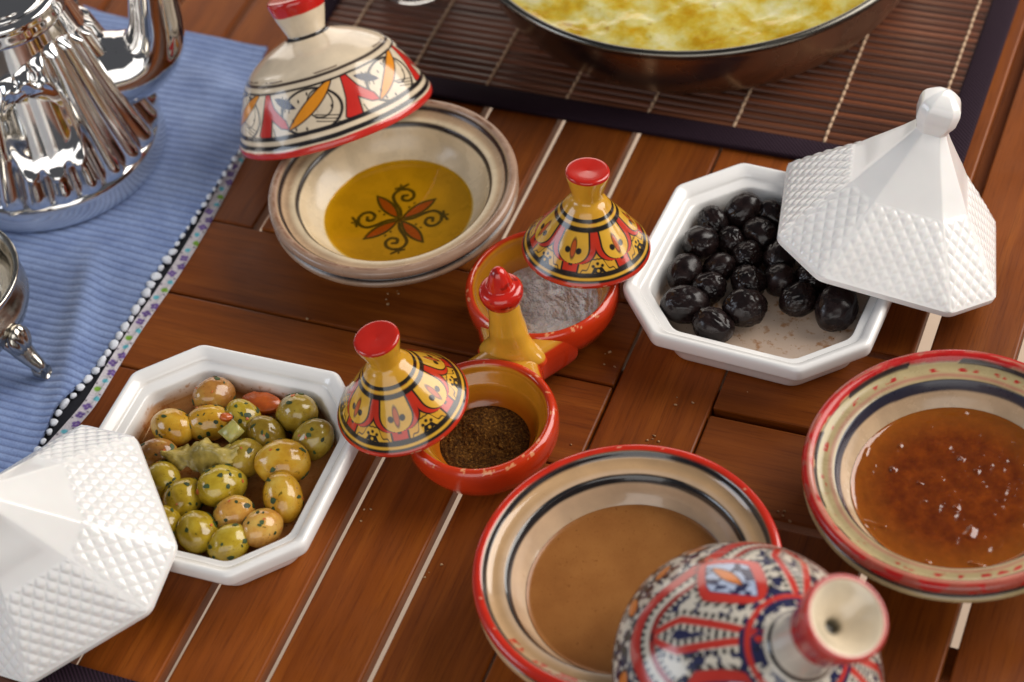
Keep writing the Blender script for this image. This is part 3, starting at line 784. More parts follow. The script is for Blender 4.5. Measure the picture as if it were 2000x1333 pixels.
# --- pyramid lids with a quilted skirt
def pyramid_lid_mesh():
    W0 = .0573; CH = .41; S1 = .0300; H1 = .0368; S2 = .0080; H2 = .0685
    parts = []
    lip = .0042
    def corners(w, z):
        k = w * (1 - CH); return np.array([(k, w, z), (-k, w, z), (-w, k, z), (-w, -k, z), (-k, -w, z), (k, -w, z), (w, -k, z), (w, k, z)])
    rc = lambda w: max(.0006, min(.0035, w * .06))
    # quilted faces
    A = corners(W0 - .0004, lip); B = corners(S1, H1)
    nu, nv = 84, 84
    for i in range(8):
        a0, a1, b0, b1 = A[i], A[(i + 1) % 8], B[i], B[(i + 1) % 8]
        uu, vv = np.meshgrid(np.linspace(0, 1, nu), np.linspace(0, 1, nv), indexing='ij')
        Pq = (a0 * (1 - uu[..., None]) + a1 * uu[..., None]) * (1 - vv[..., None]) + (b0 * (1 - uu[..., None]) + b1 * uu[..., None]) * vv[..., None]
        nrm = np.cross(a1 - a0, b0 - a0); nrm /= np.linalg.norm(nrm)
        if nrm[:2] @ (a0 + a1)[:2] < 0: nrm = -nrm
        eu = (a1 - a0) / np.linalg.norm(a1 - a0); ev = np.cross(nrm, eu); ev = ev if ev[2] > 0 else -ev
        org = (a0 + a1) / 2
        X = (Pq - org) @ eu * 1000; Y = (Pq - org) @ ev * 1000
        pit = 5.6
        p1 = (X * .80 + Y * .66) / pit; p2 = (X * .80 - Y * .66) / pit
        f1 = np.abs((p1 % 1) - .5) * 2; f2 = np.abs((p2 % 1) - .5) * 2      # 1 at the grooves
        hgt = ((1 - f1 ** 2.2) * (1 - f2 ** 2.2)) * (.9 + .2 * noise3(np.stack([X, Y, X * 0 + i], -1), .25, 5))
        edge = np.minimum.reduce([uu * np.linalg.norm(a1 - a0) * 1000 * (1 - vv * .45), (1 - uu) * np.linalg.norm(a1 - a0) * 1000 * (1 - vv * .45), vv * 44, (1 - vv) * 44])
        fade = np.clip(edge / 2.4, 0, 1); fade = fade * fade * (3 - 2 * fade)
        bulge = .0006 * np.sin(PI * vv)
        Pq = Pq + nrm * (hgt * fade * .00060 + bulge * np.clip(edge / 4, 0, 1))[..., None]
        parts.append((Pq.reshape(-1, 3), gridfaces(nu, nv)))
    V1, F1 = join(parts)
    # lip below and smooth cap above, with a faceted knob, and the hollow inside
    per = 4
    r1 = [octring(w, w * CH, rc(w), z, per) for w, z in ((.0535, .0), (.0556, -.0002), (.0570, .0006), (W0, .0022), (W0, .0036), (W0 - .0004, lip))]
    V2, F2 = octloft(r1)
    cap = [(S1, H1), (S1 - .0004, H1 + .0004), (.0245, .0448), (.0185, .0530), (.0125, .0615), (.0088, .0672), (.0078, .0690), (.0080, .0706), (.0094, .0736), (.0102, .0758), (.0104, .0815), (.0099, .0842), (.0086, .0864), (.0050, .0896), (.0022, .0912), (.0002, .0917)]
    r2 = [octring(w, w * CH, max(.0002, min(.0008, w * .08)), z, per) for w, z in cap]
    V3, F3 = octloft(r2)
    ins = [(.0535, 0), (.0515, .0040), (.0270, .0350), (.0060, .0620), (.0002, .0640)]
    r3 = [octring(w, w * CH, rc(w), z, per) for w, z in ins]
    V4, F4 = octloft(r3)
    V, F = join([(V1, F1), (V2, F2), (V3, F3), (V4, F4)])
    me = mesh('lid_body', V, F, M_PORC)
    import bmesh
    bm = bmesh.new(); bm.from_mesh(me); bmesh.ops.remove_doubles(bm, verts=bm.verts, dist=.00005); bmesh.ops.recalc_face_normals(bm, faces=bm.faces); bm.to_mesh(me); bm.free()
    me.polygons.foreach_set('use_smooth', [True] * len(me.polygons))
    try: me.set_sharp_from_angle(angle=math.radians(32))
    except Exception: pass
    return me
plm = pyramid_lid_mesh()
o = empty('pyramid_lid', mat=frame((.1112, .1163, .0236), (.253, .236, .938), math.radians(12.1)))
tag(o, 'white quilted pyramid lid with faceted knob leaning on the black olive dish', 'lid', 'white pyramid lids'); link('lid_body', plm, o)
o = empty('pyramid_lid', mat=frame((-.2166, -.1886, .0222), (-.148, -.301, .942), math.radians(42.9)))
tag(o, 'white quilted pyramid lid leaning on the green olive dish', 'lid', 'white pyramid lids'); link('lid_body', plm, o)

# ------------------------------------------------------------------ olives
import bmesh
def ico(sub):
    bm = bmesh.new(); bmesh.ops.create_icosphere(bm, subdivisions=sub, radius=1.0)
    V = np.array([v.co[:] for v in bm.verts]); F = np.array([[v.index for v in f.verts] for f in bm.faces]); bm.free(); return V, F
IV, IF = ico(5)
def black_mat():
    t = NT('black_olive_skin'); v = t.coords((1, 1, 1), 'Object', True); n = t.noise(v, 160, 4, .6); n2 = t.noise(v, 420, 3)
    c = t.ramp(n, [(.3, (.004, .003, .0035, 1)), (.7, (.020, .010, .009, 1))])
    t.set(color=c, rough=t.mrange(n, .3, .7, .15, .34), spec=.35); t.bump(n2, .08, .0010); return t.m
M_BLACK = black_mat()
bmeshes = []
for k in range(5):
    n1 = noise3(IV, 1.5, 40 + k, 2); a = 2.2 + k * .3
    wr = np.abs(noise3(IV * [1.0, 1.0, .55], 4.6, 60 + k, 2) - .5) * 2
    amt = noise3(IV, 1.1, 80 + k)
    rad = 1 + (n1 - .5) * .12 - (1 - wr) ** 3 * .075 * np.clip((amt - .32) * 4, 0, 1)
    V = IV * rad[:, None] * np.array([.0092, .0092, .0106 + .0006 * (k % 3)]) 
    bmeshes.append(mesh('black_olive', V, IF, M_BLACK))
def settle(pts, rad, c, rz, half, it=60):
    p = np.array(pts, float)
    for _ in range(it):
        for i in range(len(p)):
            for j in range(i):
                d = p[i] - p[j]; L = np.linalg.norm(d) + 1e-9; m = (rad[i] + rad[j]) * .93
                if L < m: q = d / L * (m - L) * .5; q[2] *= .6; p[i] += q; p[j] -= q
        q = p[:, :2] - np.array(c); q = np.stack([q[:, 0] * math.cos(-rz) - q[:, 1] * math.sin(-rz), q[:, 0] * math.sin(-rz) + q[:, 1] * math.cos(-rz)], 1)
        lim = half - rad * .95 + np.clip(p[:, 2] - .021, 0, .02) * .3
        q = np.clip(q, -lim[:, None], lim[:, None])
        s = np.abs(q).sum(1); ml = half * 1.585 - rad * 1.35
        q = q * np.minimum(1, ml / np.maximum(s, 1e-6))[:, None]
        p[:, :2] = np.stack([q[:, 0] * math.cos(rz) - q[:, 1] * math.sin(rz), q[:, 0] * math.sin(rz) + q[:, 1] * math.cos(rz)], 1) + np.array(c)
        p[:, 2] = np.maximum(p[:, 2], .0124 + rad * .93); p[:, 2] -= .0002
    p[:, 2] += .0002
    return p
bpx = [(1393, 432, 0, .9), (1453, 418, 0, 1.05), (1366, 474, 0, 1.08), (1424, 470, 0, .85), (1486, 452, 0, 1.0), (1460, 498, 0, .9), (1333, 532, 0, 1.0), (1400, 528, 0, .85), (1380, 562, 0, .95),
       (1462, 552, 0, 1.0), (1522, 505, 0, .95), (1524, 545, 0, .95), (1325, 600, 0, 1.1), (1455, 605, 0, 1.12), (1393, 637, 0, 1.02), (1562, 584, 0, 1.0), (1634, 606, 0, 1.2), (1520, 428, 0, .9),
       (1595, 545, 0, 1.0), (1575, 470, 0, 1.0), (1640, 545, 0, 1.0), (1560, 425, 0, .95)]
pts = [P(x, y, .0205) for x, y, _, s in bpx]; rr = np.array([.0090 * s for *_, s in bpx])
pts = settle(pts, rr, RD, RDZ, .0508)
for i, (q, (_, _, _, s)) in enumerate(zip(pts, bpx)):
    o = link('black_olive', bmeshes[i % 5]); o.location = q; o.scale = (s,) * 3
    o.rotation_euler = (rnd.uniform(.8, 2.2), rnd.uniform(-.4, .4), rnd.uniform(0, 6.28))
    lab = {16: 'largest smooth black olive, by the bare corner of its dish under the pyramid lid', 15: 'smooth black olive standing apart beside the largest black olive',
           14: 'wrinkled black olive in the dish corner across from the white pyramid lid', 12: 'large black olive in the dish corner next to the salt bowl',
           13: 'deeply wrinkled large black olive at the edge of the bare stained dish floor', 0: 'small black olive at the dish wall nearest the placemat and salt'}.get(i)
    tag(o, lab or ('black olive tucked under the white pyramid lid' if i in (17, 18, 19, 20, 21, 10, 11) else 'wrinkled shiny black olive in the middle of the olive pile'), 'olive', 'black olives in the white dish')

def green_mat(name, c0, c1, c2):
    t = NT(name); v = t.coords((1, 1, 1), 'Object', True); n = t.noise(v, 95, 4, .6); n2 = t.noise(v, 700, 2); n3 = t.noise(v, 330, 3)
    c = t.ramp(n, [(.30, L4(c0)), (.52, L4(c1)), (.72, L4(c2))])
    sp = t.ramp(n2, [(.66, (1, 1, 1, 1)), (.73, (.45, .42, .25, 1))]); c = t.mix(.8, c, sp, 'MULTIPLY')
    sp2 = t.ramp(n3, [(.68, (1, 1, 1, 1)), (.72, (.22, .26, .12, 1))]); c = t.mix(.9, c, sp2, 'MULTIPLY')
    t.set(color=c, rough=.17, coat=.4, coatr=.05, sss=.12, sssr=(.006, .004, .001), ssss=.5); t.bump(n, .12, .001); return t.m
M_OLV = [green_mat('green_olive_skin', (140, 112, 20), (176, 148, 38), (196, 172, 66)),
         green_mat('golden_olive_skin', (172, 118, 20), (198, 150, 42), (210, 176, 78)),
         green_mat('dull_olive_skin', (124, 98, 24), (156, 128, 42), (178, 156, 66)),
         green_mat('brown_olive_skin', (134, 84, 36), (166, 114, 52), (182, 146, 66)),
         green_mat('pink_olive_skin', (176, 118, 48), (204, 152, 70), (208, 174, 90))]
M_HERB = simple('chopped_herb', (.028, .055, .012), .55, var=.5, ns=120)
M_PEP = simple('red_pepper_fleck', (.55, .13, .03), .35, var=.2)
omesh = []; fmesh = []
for k in range(5):
    n1 = noise3(IV, 1.3, 140 + k, 2); rad = 1 + (n1 - .5) * .09
    V = IV * rad[:, None] * np.array([.0096, .0094, .0116 + .0005 * (k % 3)]); omesh.append((V, rad))
rg = np.random.RandomState(5)
def flecks(V, n, size):
    T = []
    Vn = V / np.linalg.norm(V, axis=1)[:, None]
    for i in range(n):
        d = rg.normal(size=3); d /= np.linalg.norm(d); a = np.cross(d, rg.normal(size=3)); a /= np.linalg.norm(a); b = np.cross(d, a)
        m = rg.randint(5, 8); el = rg.uniform(.45, 1); sz = size * rg.uniform(.5, 1.25); ring = []
        for j in range(m):
            t = 2 * PI * j / m; q = sz * rg.uniform(.6, 1.25); ring.append((a * math.cos(t) * q + b * math.sin(t) * q * el))
        pts = [np.zeros(3)] + ring; out = []
        for lift in (1.004, 1.030):
            for s in pts:
                e = d * .0100 + s; e = e / np.linalg.norm(e); R_ = np.linalg.norm(V[np.argmax(Vn @ e)]); out.append(e * R_ * lift)
        f = [[m + 1, m + 2 + j, m + 2 + (j + 1) % m] for j in range(m)] + [[1 + j, 1 + (j + 1) % m, m + 2 + (j + 1) % m, m + 2 + j] for j in range(m)]
        T.append((np.array(out), f))
    return join(T)
gpx = [(425, 764, 3, 1.02), (342, 836, 1, 1.02), (405, 818, 1, .98), (478, 820, 0, .95), (583, 803, 2, 1.10), (537, 838, 2, .95), (613, 857, 2, 1.0), (488, 890, 2, 1.02), (560, 898, 1, 1.22), (437, 944, 0, 1.12),
       (362, 973, 0, 1.0), (322, 938, 0, .95), (552, 971, 1, 1.02), (450, 1003, 4, .95), (507, 1030, 4, .95), (382, 1037, 0, 1.05), (438, 1062, 0, .95), (308, 884, 3, .9), (340, 1015, 0, .95)]
pts = [P(x, y, .0222) for x, y, _, s in gpx]; rr = np.array([.0098 * s for *_, s in gpx])
pts = settle(pts, rr, LD, LDZ, .0508)
gm = {}
glab = {0: 'yellow-green olive flecked with herbs in the white dish', 1: 'golden olive flecked with herbs in the white dish', 2: 'dull green olive with dark herbs in the white dish',
        3: 'purplish brown olive in the dish of green olives', 4: 'pinkish olive in the dish of green olives'}
for i, (q, (_, _, c, s)) in enumerate(zip(pts, gpx)):
    k = i % 5; key = (k, c)
    if key not in gm: gm[key] = mesh('green_olive', omesh[k][0], IF, M_OLV[c])
    o = link('green_olive', gm[key]); o.location = q; o.scale = (s,) * 3
    o.rotation_euler = (rnd.uniform(.7, 2.3), rnd.uniform(-.5, .5), rnd.uniform(0, 6.28))
    lab = {0: 'purplish brown olive beside the orange carrot slice', 17: 'purplish brown olive between lemon peel and white lid', 8: 'largest golden olive with dark herbs', 13: 'round pinkish olive beside the large yellow-green olive',
           14: 'pinkish olive against the dish wall', 1: 'golden olive by the dish wall behind the lemon peel', 2: 'golden olive next to the celery chunk', 12: 'golden olive against the wall below the largest olive',
           3: 'yellow-green olive behind the celery chunk', 4: 'dull green olive in the dish corner by the carrot slice', 5: 'dull green olive between celery chunk and corner olive', 6: 'dull green olive at the wall beside the small spice lid',
           7: 'dull green olive between lemon peel and largest olive', 9: 'large yellow-green olive in the middle of the dish', 16: 'small yellow-green olive in the dish corner between pinkish and green olives'}.get(i, 'yellow-green olive partly beside the white pyramid lid')
    tag(o, lab, 'olive', 'herbed olives in the white dish')
    V, F = flecks(omesh[k][0], rg.randint(14, 22), .0016)
    h = link('herb_flecks', mesh('herb_flecks', V, F, M_HERB, smooth=False), o); h['kind'] = 'stuff'
    V, F = flecks(omesh[k][0], 3, .0010)
    h = link('pepper_flecks', mesh('pepper_flecks', V, F, M_PEP, smooth=False), o); h['kind'] = 'stuff'

# things among the green olives
M_CARROT = simple('cooked_carrot', (.50, .10, .015), .25, var=.2, sss=.2, ssss=.002, coat=.3)
def slab(name, label, cat, pts, th, loc, rot, mat, wob=.0008, seed=1):
    p = np.array(pts, float); n = len(p); c = p.mean(0)
    V = []; 
    for zz, f in ((0, .93), (th * .25, 1.0), (th * .75, 1.0), (th, .93)):
        for q in p: V.append(((q - c) * f + c).tolist() + [zz])
    V.append([c[0], c[1], 0]); V.append([c[0], c[1], th]); V = np.array(V) * .001
    V += (noise3(V, 300, seed)[:, None] - .5) * wob
    F = [[k * n + j, k * n + (j + 1) % n, (k + 1) * n + (j + 1) % n, (k + 1) * n + j] for k in range(3) for j in range(n)]
    F += [[(j + 1) % n, j, 4 * n] for j in range(n)] + [[3 * n + j, 3 * n + (j + 1) % n, 4 * n + 1] for j in range(n)]
    o = link(name, mesh(name, V, F, mat)); o.location = loc; o.rotation_euler = rot; return tag(o, label, cat)
circ = lambda a, b, n=18: [(a * math.cos(2 * PI * k / n), b * math.sin(2 * PI * k / n)) for k in range(n)]
slab('carrot_slice', 'orange carrot slice lying in the marinade behind the olives', 'carrot', circ(11, 6), 4, P(512, 792, .0165), (.15, 0, .1), M_CARROT)
slab('carrot_piece', 'tiny orange carrot piece beside the pale celery chunk', 'carrot', circ(3.4, 2.4, 10), 3, P(441, 818, .031), (.3, .3, .6), M_CARROT)
M_CEL = simple('pickled_celery', (.40, .36, .10), .3, var=.25, sss=.2, ssss=.003, coat=.3)
slab('celery_chunk', 'pale green celery chunk resting between the olives', 'celery', [(-4, -5), (4.5, -4), (4, 5), (-3.5, 4.6)], 5, P(455, 846, .0285), (.35, .3, -.5), M_CEL, .0012)
M_PEEL = simple('preserved_lemon_peel', (.36, .27, .06), .4, var=.45, ns=150, coat=.2)
nu, nv = 60, 26; uu, vv = np.meshgrid(np.linspace(-1, 1, nu), np.linspace(-1, 1, nv), indexing='ij')
hw = .0075 * (1 - .55 * np.abs(uu) ** 2.2) * (1 + .18 * np.sin(uu * 9 + 1) + .1 * np.sin(uu * 23))
X = uu * .0205; Y = vv * hw; Z = .0032 * np.cos(vv * 2.2) + .0022 * np.sin(uu * 5 + vv * 2) + .003 * uu
Pt = np.stack([X, Y, Z], -1); Z2 = (noise3(Pt, 420, 3, 3) - .5) * .0022; Pt[..., 2] += Z2
Pb = Pt.copy(); Pb[..., 2] -= .0016
V, F = join([(Pt.reshape(-1, 3), gridfaces(nu, nv)), (Pb.reshape(-1, 3), gridfaces(nu, nv)[:, ::-1])])
o = link('lemon_peel', mesh('lemon_peel', V, F, M_PEEL)); o.location = P(392, 888, .0282); o.rotation_euler = (.25, -.05, math.radians(12))
tag(o, 'ragged strip of preserved lemon peel among the green olives', 'lemon peel')

# ------------------------------------------------------------------ blue cloth and the floral cloth under it
def cloth_mat():
    t = NT('blue_ribbed_cotton'); v = t.coords((1, 1, 1)); n = t.noise(v, 55, 4); n2 = t.noise(v, 900, 3, .7)
    mp = t.coords((0, 1, 0)); sep = t.n('ShaderNodeSeparateXYZ'); t.l(mp, sep.inputs[0])
    c = t.ramp(n, [(.3, L4((118, 139, 186))), (.7, L4((144, 165, 208)))])
    f = t.ramp(n2, [(.35, (.74, .76, .80, 1)), (.6, (1.08, 1.08, 1.06, 1))]); c = t.mix(.8, c, f, 'MULTIPLY')
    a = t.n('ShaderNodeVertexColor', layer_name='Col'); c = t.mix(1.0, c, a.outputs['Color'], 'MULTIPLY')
    t.set(color=c, rough=.9, sheen=.35, spec=.2); t.bump(n2, .5, .0007); return t.m
cloth = tag(empty('blue_cloth', (-.4, .03, 0)), 'blue ribbed cotton cloth with white beaded edge under the teapot', 'cloth')
CE = np.array([P(520, 95, .004), P(493, 220, .004), P(470, 288, .004), P(428, 352, .004), P(385, 415, .004), P(340, 481, .004), P(312, 522, .004), P(284, 566, .004), P(272, 590, .004), P(240, 640, .004), P(205, 690, .004), P(172, 738, .004), P(135, 775, .004), P(108, 806, .004), P(92, 845, .004), P(62, 892, .004), P(30, 935, .004)])[:, :2]
ce_y = CE[::-1, 1]; ce_x = CE[::-1, 0]
XW, YLO, YHI = -.56, CE[-1, 1], .2035
ny, nx = 460, 190
Y0 = np.linspace(YLO, YHI, ny); xr = np.interp(Y0, ce_y, ce_x)
for _ in range(4): xr = np.convolve(np.pad(xr, 3, mode='edge'), np.ones(7) / 7, 'valid')
uu = np.linspace(0, 1, nx)
X = XW + (xr[:, None] - XW) * uu[None, :]; Y = np.repeat(Y0[:, None], nx, 1)
Y = Y + np.where(Y > .1, (Y - .1) / .1, 0) * (.004 * np.sin(X * 22) + (X + .4) * -.045)
Qp = np.stack([X, Y, np.zeros_like(X)], -1)
ph = Y / .0046 + 1.3 * (noise3(Qp, 12, 3, 2) - .5)
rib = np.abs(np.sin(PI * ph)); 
wv = (noise3(Qp, 13, 8, 2) - .38) * .0085 * np.clip((xr[:, None] - X) / .03, .25, 1)
tp = np.hypot(X + .3774, Y - .0834); wv = wv * np.clip((tp - .066) / .03, 0, 1)
sb = np.hypot(X + .36, Y + .085); wv = wv * np.clip((sb - .05) / .05, .15, 1)
fold = .0042 * np.exp(-((X + .300 + .35 * (Y + .02)) / .0085) ** 2) * np.clip((.03 - Y) / .04, 0, 1) + .0030 * np.exp(-((Y - .155 + .3 * (X + .30)) / .009) ** 2) * np.clip((X + .335) / .03, 0, 1)
Z = .0031 + rib * .0006 + np.clip(wv, -.0008, .0065) + fold * np.clip((tp - .07) / .02, 0, 1)
base = np.stack([X, Y, Z], -1); low = base.copy(); low[..., 2] -= .0016
V, F = join([(base.reshape(-1, 3), gridfaces(ny, nx)), (low.reshape(-1, 3), gridfaces(ny, nx)[:, ::-1])])
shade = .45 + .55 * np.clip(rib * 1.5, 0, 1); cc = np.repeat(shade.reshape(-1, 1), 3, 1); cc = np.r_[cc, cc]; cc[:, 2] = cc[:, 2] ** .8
V = V - np.array([-.4, .03, 0])
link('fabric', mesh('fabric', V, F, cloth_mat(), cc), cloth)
M_BEAD = simple('white_cotton_trim', (.72, .76, .84), .85, ns=600, var=.12, bump=.5)
bv, bf = ico(2); bv = bv * (1 + (noise3(bv, 1.6, 5)[:, None] - .5) * .35)
beads = [mesh('bead', bv * (1 + (noise3(bv, 1.9, 50 + q)[:, None] - .5) * .5) * [.0033, .0023, .0018], bf, M_BEAD) for q in range(4)]
edge = np.stack([xr, Y0 + np.where(Y0 > .1, (Y0 - .1) / .1, 0) * (.004 * np.sin(xr * 22) + (xr + .4) * -.045), np.full(ny, .0042)], 1)
edge = edge[edge[:, 1] < .165]
ed = resample(edge, .0064)
for i in range(len(ed)):
    o = link('bead', beads[i % 4], cloth); t = ed[min(i + 1, len(ed) - 1)] - ed[max(i - 1, 0)]
    o.location = (ed[i, 0] + .4 + rnd.uniform(-.0004, .0004) + .0012, ed[i, 1] - .03, ed[i, 2]); o.rotation_euler = (rnd.uniform(-.4, .4), rnd.uniform(-.4, .4), math.atan2(t[1], t[0]) + rnd.uniform(-.3, .3))
    s = (1.0 if ed[i, 1] < .03 else .72) * rnd.uniform(.7, 1.15); o.scale = (s * rnd.uniform(.8, 1.15), s * rnd.uniform(.75, 1.2), s)

fcl = tag(empty('floral_cloth', (-.27, 0, 0)), 'black cloth with white floral printed border showing under the blue cloth', 'cloth')
CU = np.array([P(505, 262, .001), P(490, 292, .001), P(450, 367, .001), P(382, 478, .001), P(322, 580, .001), P(250, 692, .001), P(183, 792, .001), P(120, 862, .001), P(60, 930, .001)])[:, :2]
yy0 = np.linspace(CU[-1, 1], .15, 420); xo = np.interp(yy0, CU[::-1, 1], CU[::-1, 0])
for _ in range(4): xo = np.convolve(np.pad(xo, 4, mode='edge'), np.ones(9) / 9, 'valid')
xo = xo + .0012 * np.sin(yy0 * 45)
def strip(x_off0, x_off1, z, nxx):
    u = np.linspace(x_off0, x_off1, nxx); Xs = xo[:, None] + u[None, :]; Ys = np.repeat(yy0[:, None], nxx, 1)
    return Xs, Ys
Xs, Ys = strip(-.060, -.0052, 0, 24); Zs = .0010 + .0002 * np.sin(Ys * 200); V = np.stack([Xs + .27, Ys, Zs], -1).reshape(-1, 3)
link('black_fabric', mesh('black_fabric', V, gridfaces(420, 24), simple('black_cotton', (.012, .013, .02), .9, ns=600)), fcl)
Xs, Ys = strip(-.0062, 0.0, 0, 40); Zs = .0022 + .0010 * np.sin((Xs - xo[:, None]) / .0062 * PI + PI) * -1; Zs = Zs - .0018 * np.clip((Xs - xo[:, None] + .0014) / .0014, 0, 1)
a = (Xs - xo[:, None]).ravel() * 1000 + 3.1; b = Ys.ravel() * 1000
p = Paint(a.size, (206, 200, 206)); p.aa = .35
for k in range(int((.15 - CU[-1, 1]) / .0062) + 1):
    cy = CU[-1, 1] * 1000 + k * 6.2; col_ = [(104, 72, 148), (96, 66, 140), (104, 72, 148), (96, 180, 196), (122, 168, 50), (96, 180, 196)][k % 6]
    cx = .5 + 1.3 * math.sin(k * 2.3)
    if k % 6 < 3:
        for j in range(4): p.put(ell(a, b, cx + 1.4 * math.cos(j * PI / 2 + k), cy + 1.4 * math.sin(j * PI / 2 + k), 1.25, 1.0), col_)
    else: p.put(ell(a, b, cx, cy, 2.0 if k % 6 == 4 else 1.5, 1.7, k), col_)
    p.put(np.hypot(a + 2.6 - (k % 2) * 4.8, b - cy - 3.1) - .5, (60, 52, 78))
V = np.stack([Xs + .27, Ys, Zs], -1).reshape(-1, 3)
t = NT('floral_printed_cotton'); at = t.n('ShaderNodeVertexColor', layer_name='Col'); v = t.coords(); n2 = t.noise(v, 900, 3); f = t.ramp(n2, [(.35, (.82, .82, .82, 1)), (.65, (1.05, 1.05, 1.05, 1))])
t.set(color=t.mix(1.0, at.outputs['Color'], f, 'MULTIPLY'), rough=.85); t.bump(n2, .4, .0006)
link('floral_border', mesh('floral_border', V, gridfaces(420, 40), t.m, p.c), fcl)

# ------------------------------------------------------------------ teapot
ZC = .0042
TP = (-.3755, .0800)
pot2 = tag(empty('teapot', (TP[0], TP[1], ZC)), 'polished steel teapot with fluted body and curved spout on the blue cloth', 'teapot')
link('base_ring', lathe_mesh('base_ring', [(1e-5, .002), (.058, .002), (.0635, .0), (.0662, .0012), (.0668, .004), (.0660, .010), (.0650, .0150), (.0625, .0175), (.058, .018), (1e-5, .018)], M_CHROME, 160, 6), pot2)
nth, nz = 720, 150
z = np.linspace(.0165, .1085, nz); th = np.arange(nth) * 2 * PI / nth
TH_, Z_ = np.meshgrid(th, z, indexing='ij'); f = (Z_ - .0165) / .092
r0 = .0640 - .0275 * f - .002 * np.sin(PI * f)
camaz = math.radians(-52)
bd = .096 + .006 * np.cos(3 * (TH_ - camaz - .55))
mask = np.clip((bd - Z_) / .007, 0, 1); mask = mask * mask * (3 - 2 * mask)
endm = np.sqrt(np.clip(1 - (1 - np.clip((Z_ - .0165) / .009, 0, 1)) ** 2, 0, 1))
N = 25; fl = np.abs(np.sin(N * TH_ / 2)) ** .8
r = r0 - .0005 + mask * endm * (fl * (.0080 - .0035 * f) - .0015) 
ua = ((TH_ - camaz + PI) % (2 * PI) - PI) * .047; ub = Z_ - .062
sh = np.sqrt((ua / .0190) ** 2 + (ub / .0250) ** 2) + .05 * np.cos(4 * np.arctan2(ub, ua))
inn = np.clip((1.18 - sh) / .22, 0, 1); inn = inn * inn * (3 - 2 * inn)
r = r * (1 - inn) + (r0 + .0006 + .0008 * np.abs(np.sin(ua / .0060))) * inn + .0012 * np.exp(-((sh - 1.02) / .16) ** 2)
V = np.stack([np.cos(TH_) * r, np.sin(TH_) * r, Z_], -1).reshape(-1, 3)
link('body', mesh('body', V, gridfaces(nth, nz, True), M_CHROME), pot2)
link('collar', lathe_mesh('collar', [(.0350, .1070), (.0362, .1085), (.0362, .1105), (.0352, .1150), (.0345, .1190), (.0318, .1205), (.0296, .1200), (.0290, .1180), (.0250, .1172)], M_CHROME, 140, 6), pot2)
tl = link('lid', lathe_mesh('lid', [(.0286, .1178), (.0284, .1198), (.0270, .1210), (.0240, .1216), (.0190, .1250), (.0130, .1320), (.0070, .1370), (.0050, .1400), (.0050, .1430), (1e-5, .1432)], M_CHROME, 140, 6), pot2)
link('finial', lathe_mesh('finial', [(.0045, .1430), (.0070, .1460), (.0090, .1500), (.0070, .1540), (.0030, .1570), (1e-5, .1580)], M_CHROME, 48, 5), tl)
az = math.radians(31); e = np.array([math.cos(az), math.sin(az)])
cl = catmull([(.030, .054), (.046, .0520), (.061, .0540), (.0725, .062), (.0785, .076), (.0815, .096), (.0860, .120), (.098, .142), (.112, .158)], 8)
rad = np.interp(np.linspace(0, 1, len(cl)), [0, .2, .35, .55, .8, 1], [.0255, .0215, .0180, .0150, .0112, .0080])
V, F = tube(np.c_[cl[:, 0] * e[0], cl[:, 0] * e[1], cl[:, 1]], rad, 40)
link('spout', mesh('spout', V, F, M_CHROME), pot2)
cl = catmull([(-.036, .100), (-.060, .112), (-.088, .105), (-.100, .080), (-.092, .052), (-.062, .036), (-.056, .032)], 8)
V, F = tube(np.c_[cl[:, 0] * e[0], cl[:, 0] * e[1], cl[:, 1]], .0050, 20)
link('handle', mesh('handle', V, F, M_CHROME), pot2)

# ------------------------------------------------------------------ silver sugar bowl at the left edge
sc = P(-128, 560, .052); sug = tag(empty('silver_bowl', (sc[0], sc[1], ZC)), 'tarnished silver footed bowl with rolled rim on the blue cloth', 'bowl')
link('bowl_body', lathe_mesh('bowl_body', [(1e-5, .0100), (.015, .0100), (.030, .0130), (.040, .0200), (.0452, .0290), (.0462, .0360), (.0440, .0430), (.0432, .0470), (.0455, .0500), (.0462, .0512), (.0458, .0524), (.0445, .0526), (.0425, .0510),
                                          (.0412, .0480), (.0405, .0440), (.0420, .0360), (.0400, .0280), (.030, .0180), (.012, .0150), (1e-5, .0148)], M_PEWTER, 140, 6), sug)
tip = P(96, 738, ZC) - np.array([sc[0], sc[1], ZC]); a0 = math.atan2(tip[1], tip[0])
for k in range(3):
    a = a0 + k * 2 * PI / 3; e = np.array([math.cos(a), math.sin(a)]); L = np.hypot(tip[0], tip[1])
    cl = catmull([(.0390, .0240), (.0445, .0205), (.0500, .0135), (.0560, .0070), (L - .006, .0042), (L, .0046)], 6)
    V, F = tube(np.c_[cl[:, 0] * e[0], cl[:, 0] * e[1], cl[:, 1]], np.interp(np.linspace(0, 1, len(cl)), [0, .3, .6, .85, 1], [.0066, .0058, .0034, .0042, .0040]), 20)
    ft = link('foot', mesh('foot', V, F, M_PEWTER), sug)
    V = IV.copy(); V = V * [.0048, .0072, .0095]; gr = np.abs(np.sin(np.arctan2(IV[:, 1], IV[:, 2] + 1.2) * 8)); V *= (1 + .12 * gr * np.clip(IV[:, 0] + .3, 0, 1))[:, None]
    c_, s_ = math.cos(a), math.sin(a); V = np.c_[V[:, 0] * c_ - V[:, 1] * s_ + e[0] * .0478, V[:, 0] * s_ + V[:, 1] * c_ + e[1] * .0478, V[:, 2] + .0255]
    link('leaf_ornament', mesh('leaf_ornament', V, IF, M_PEWTER), ft)

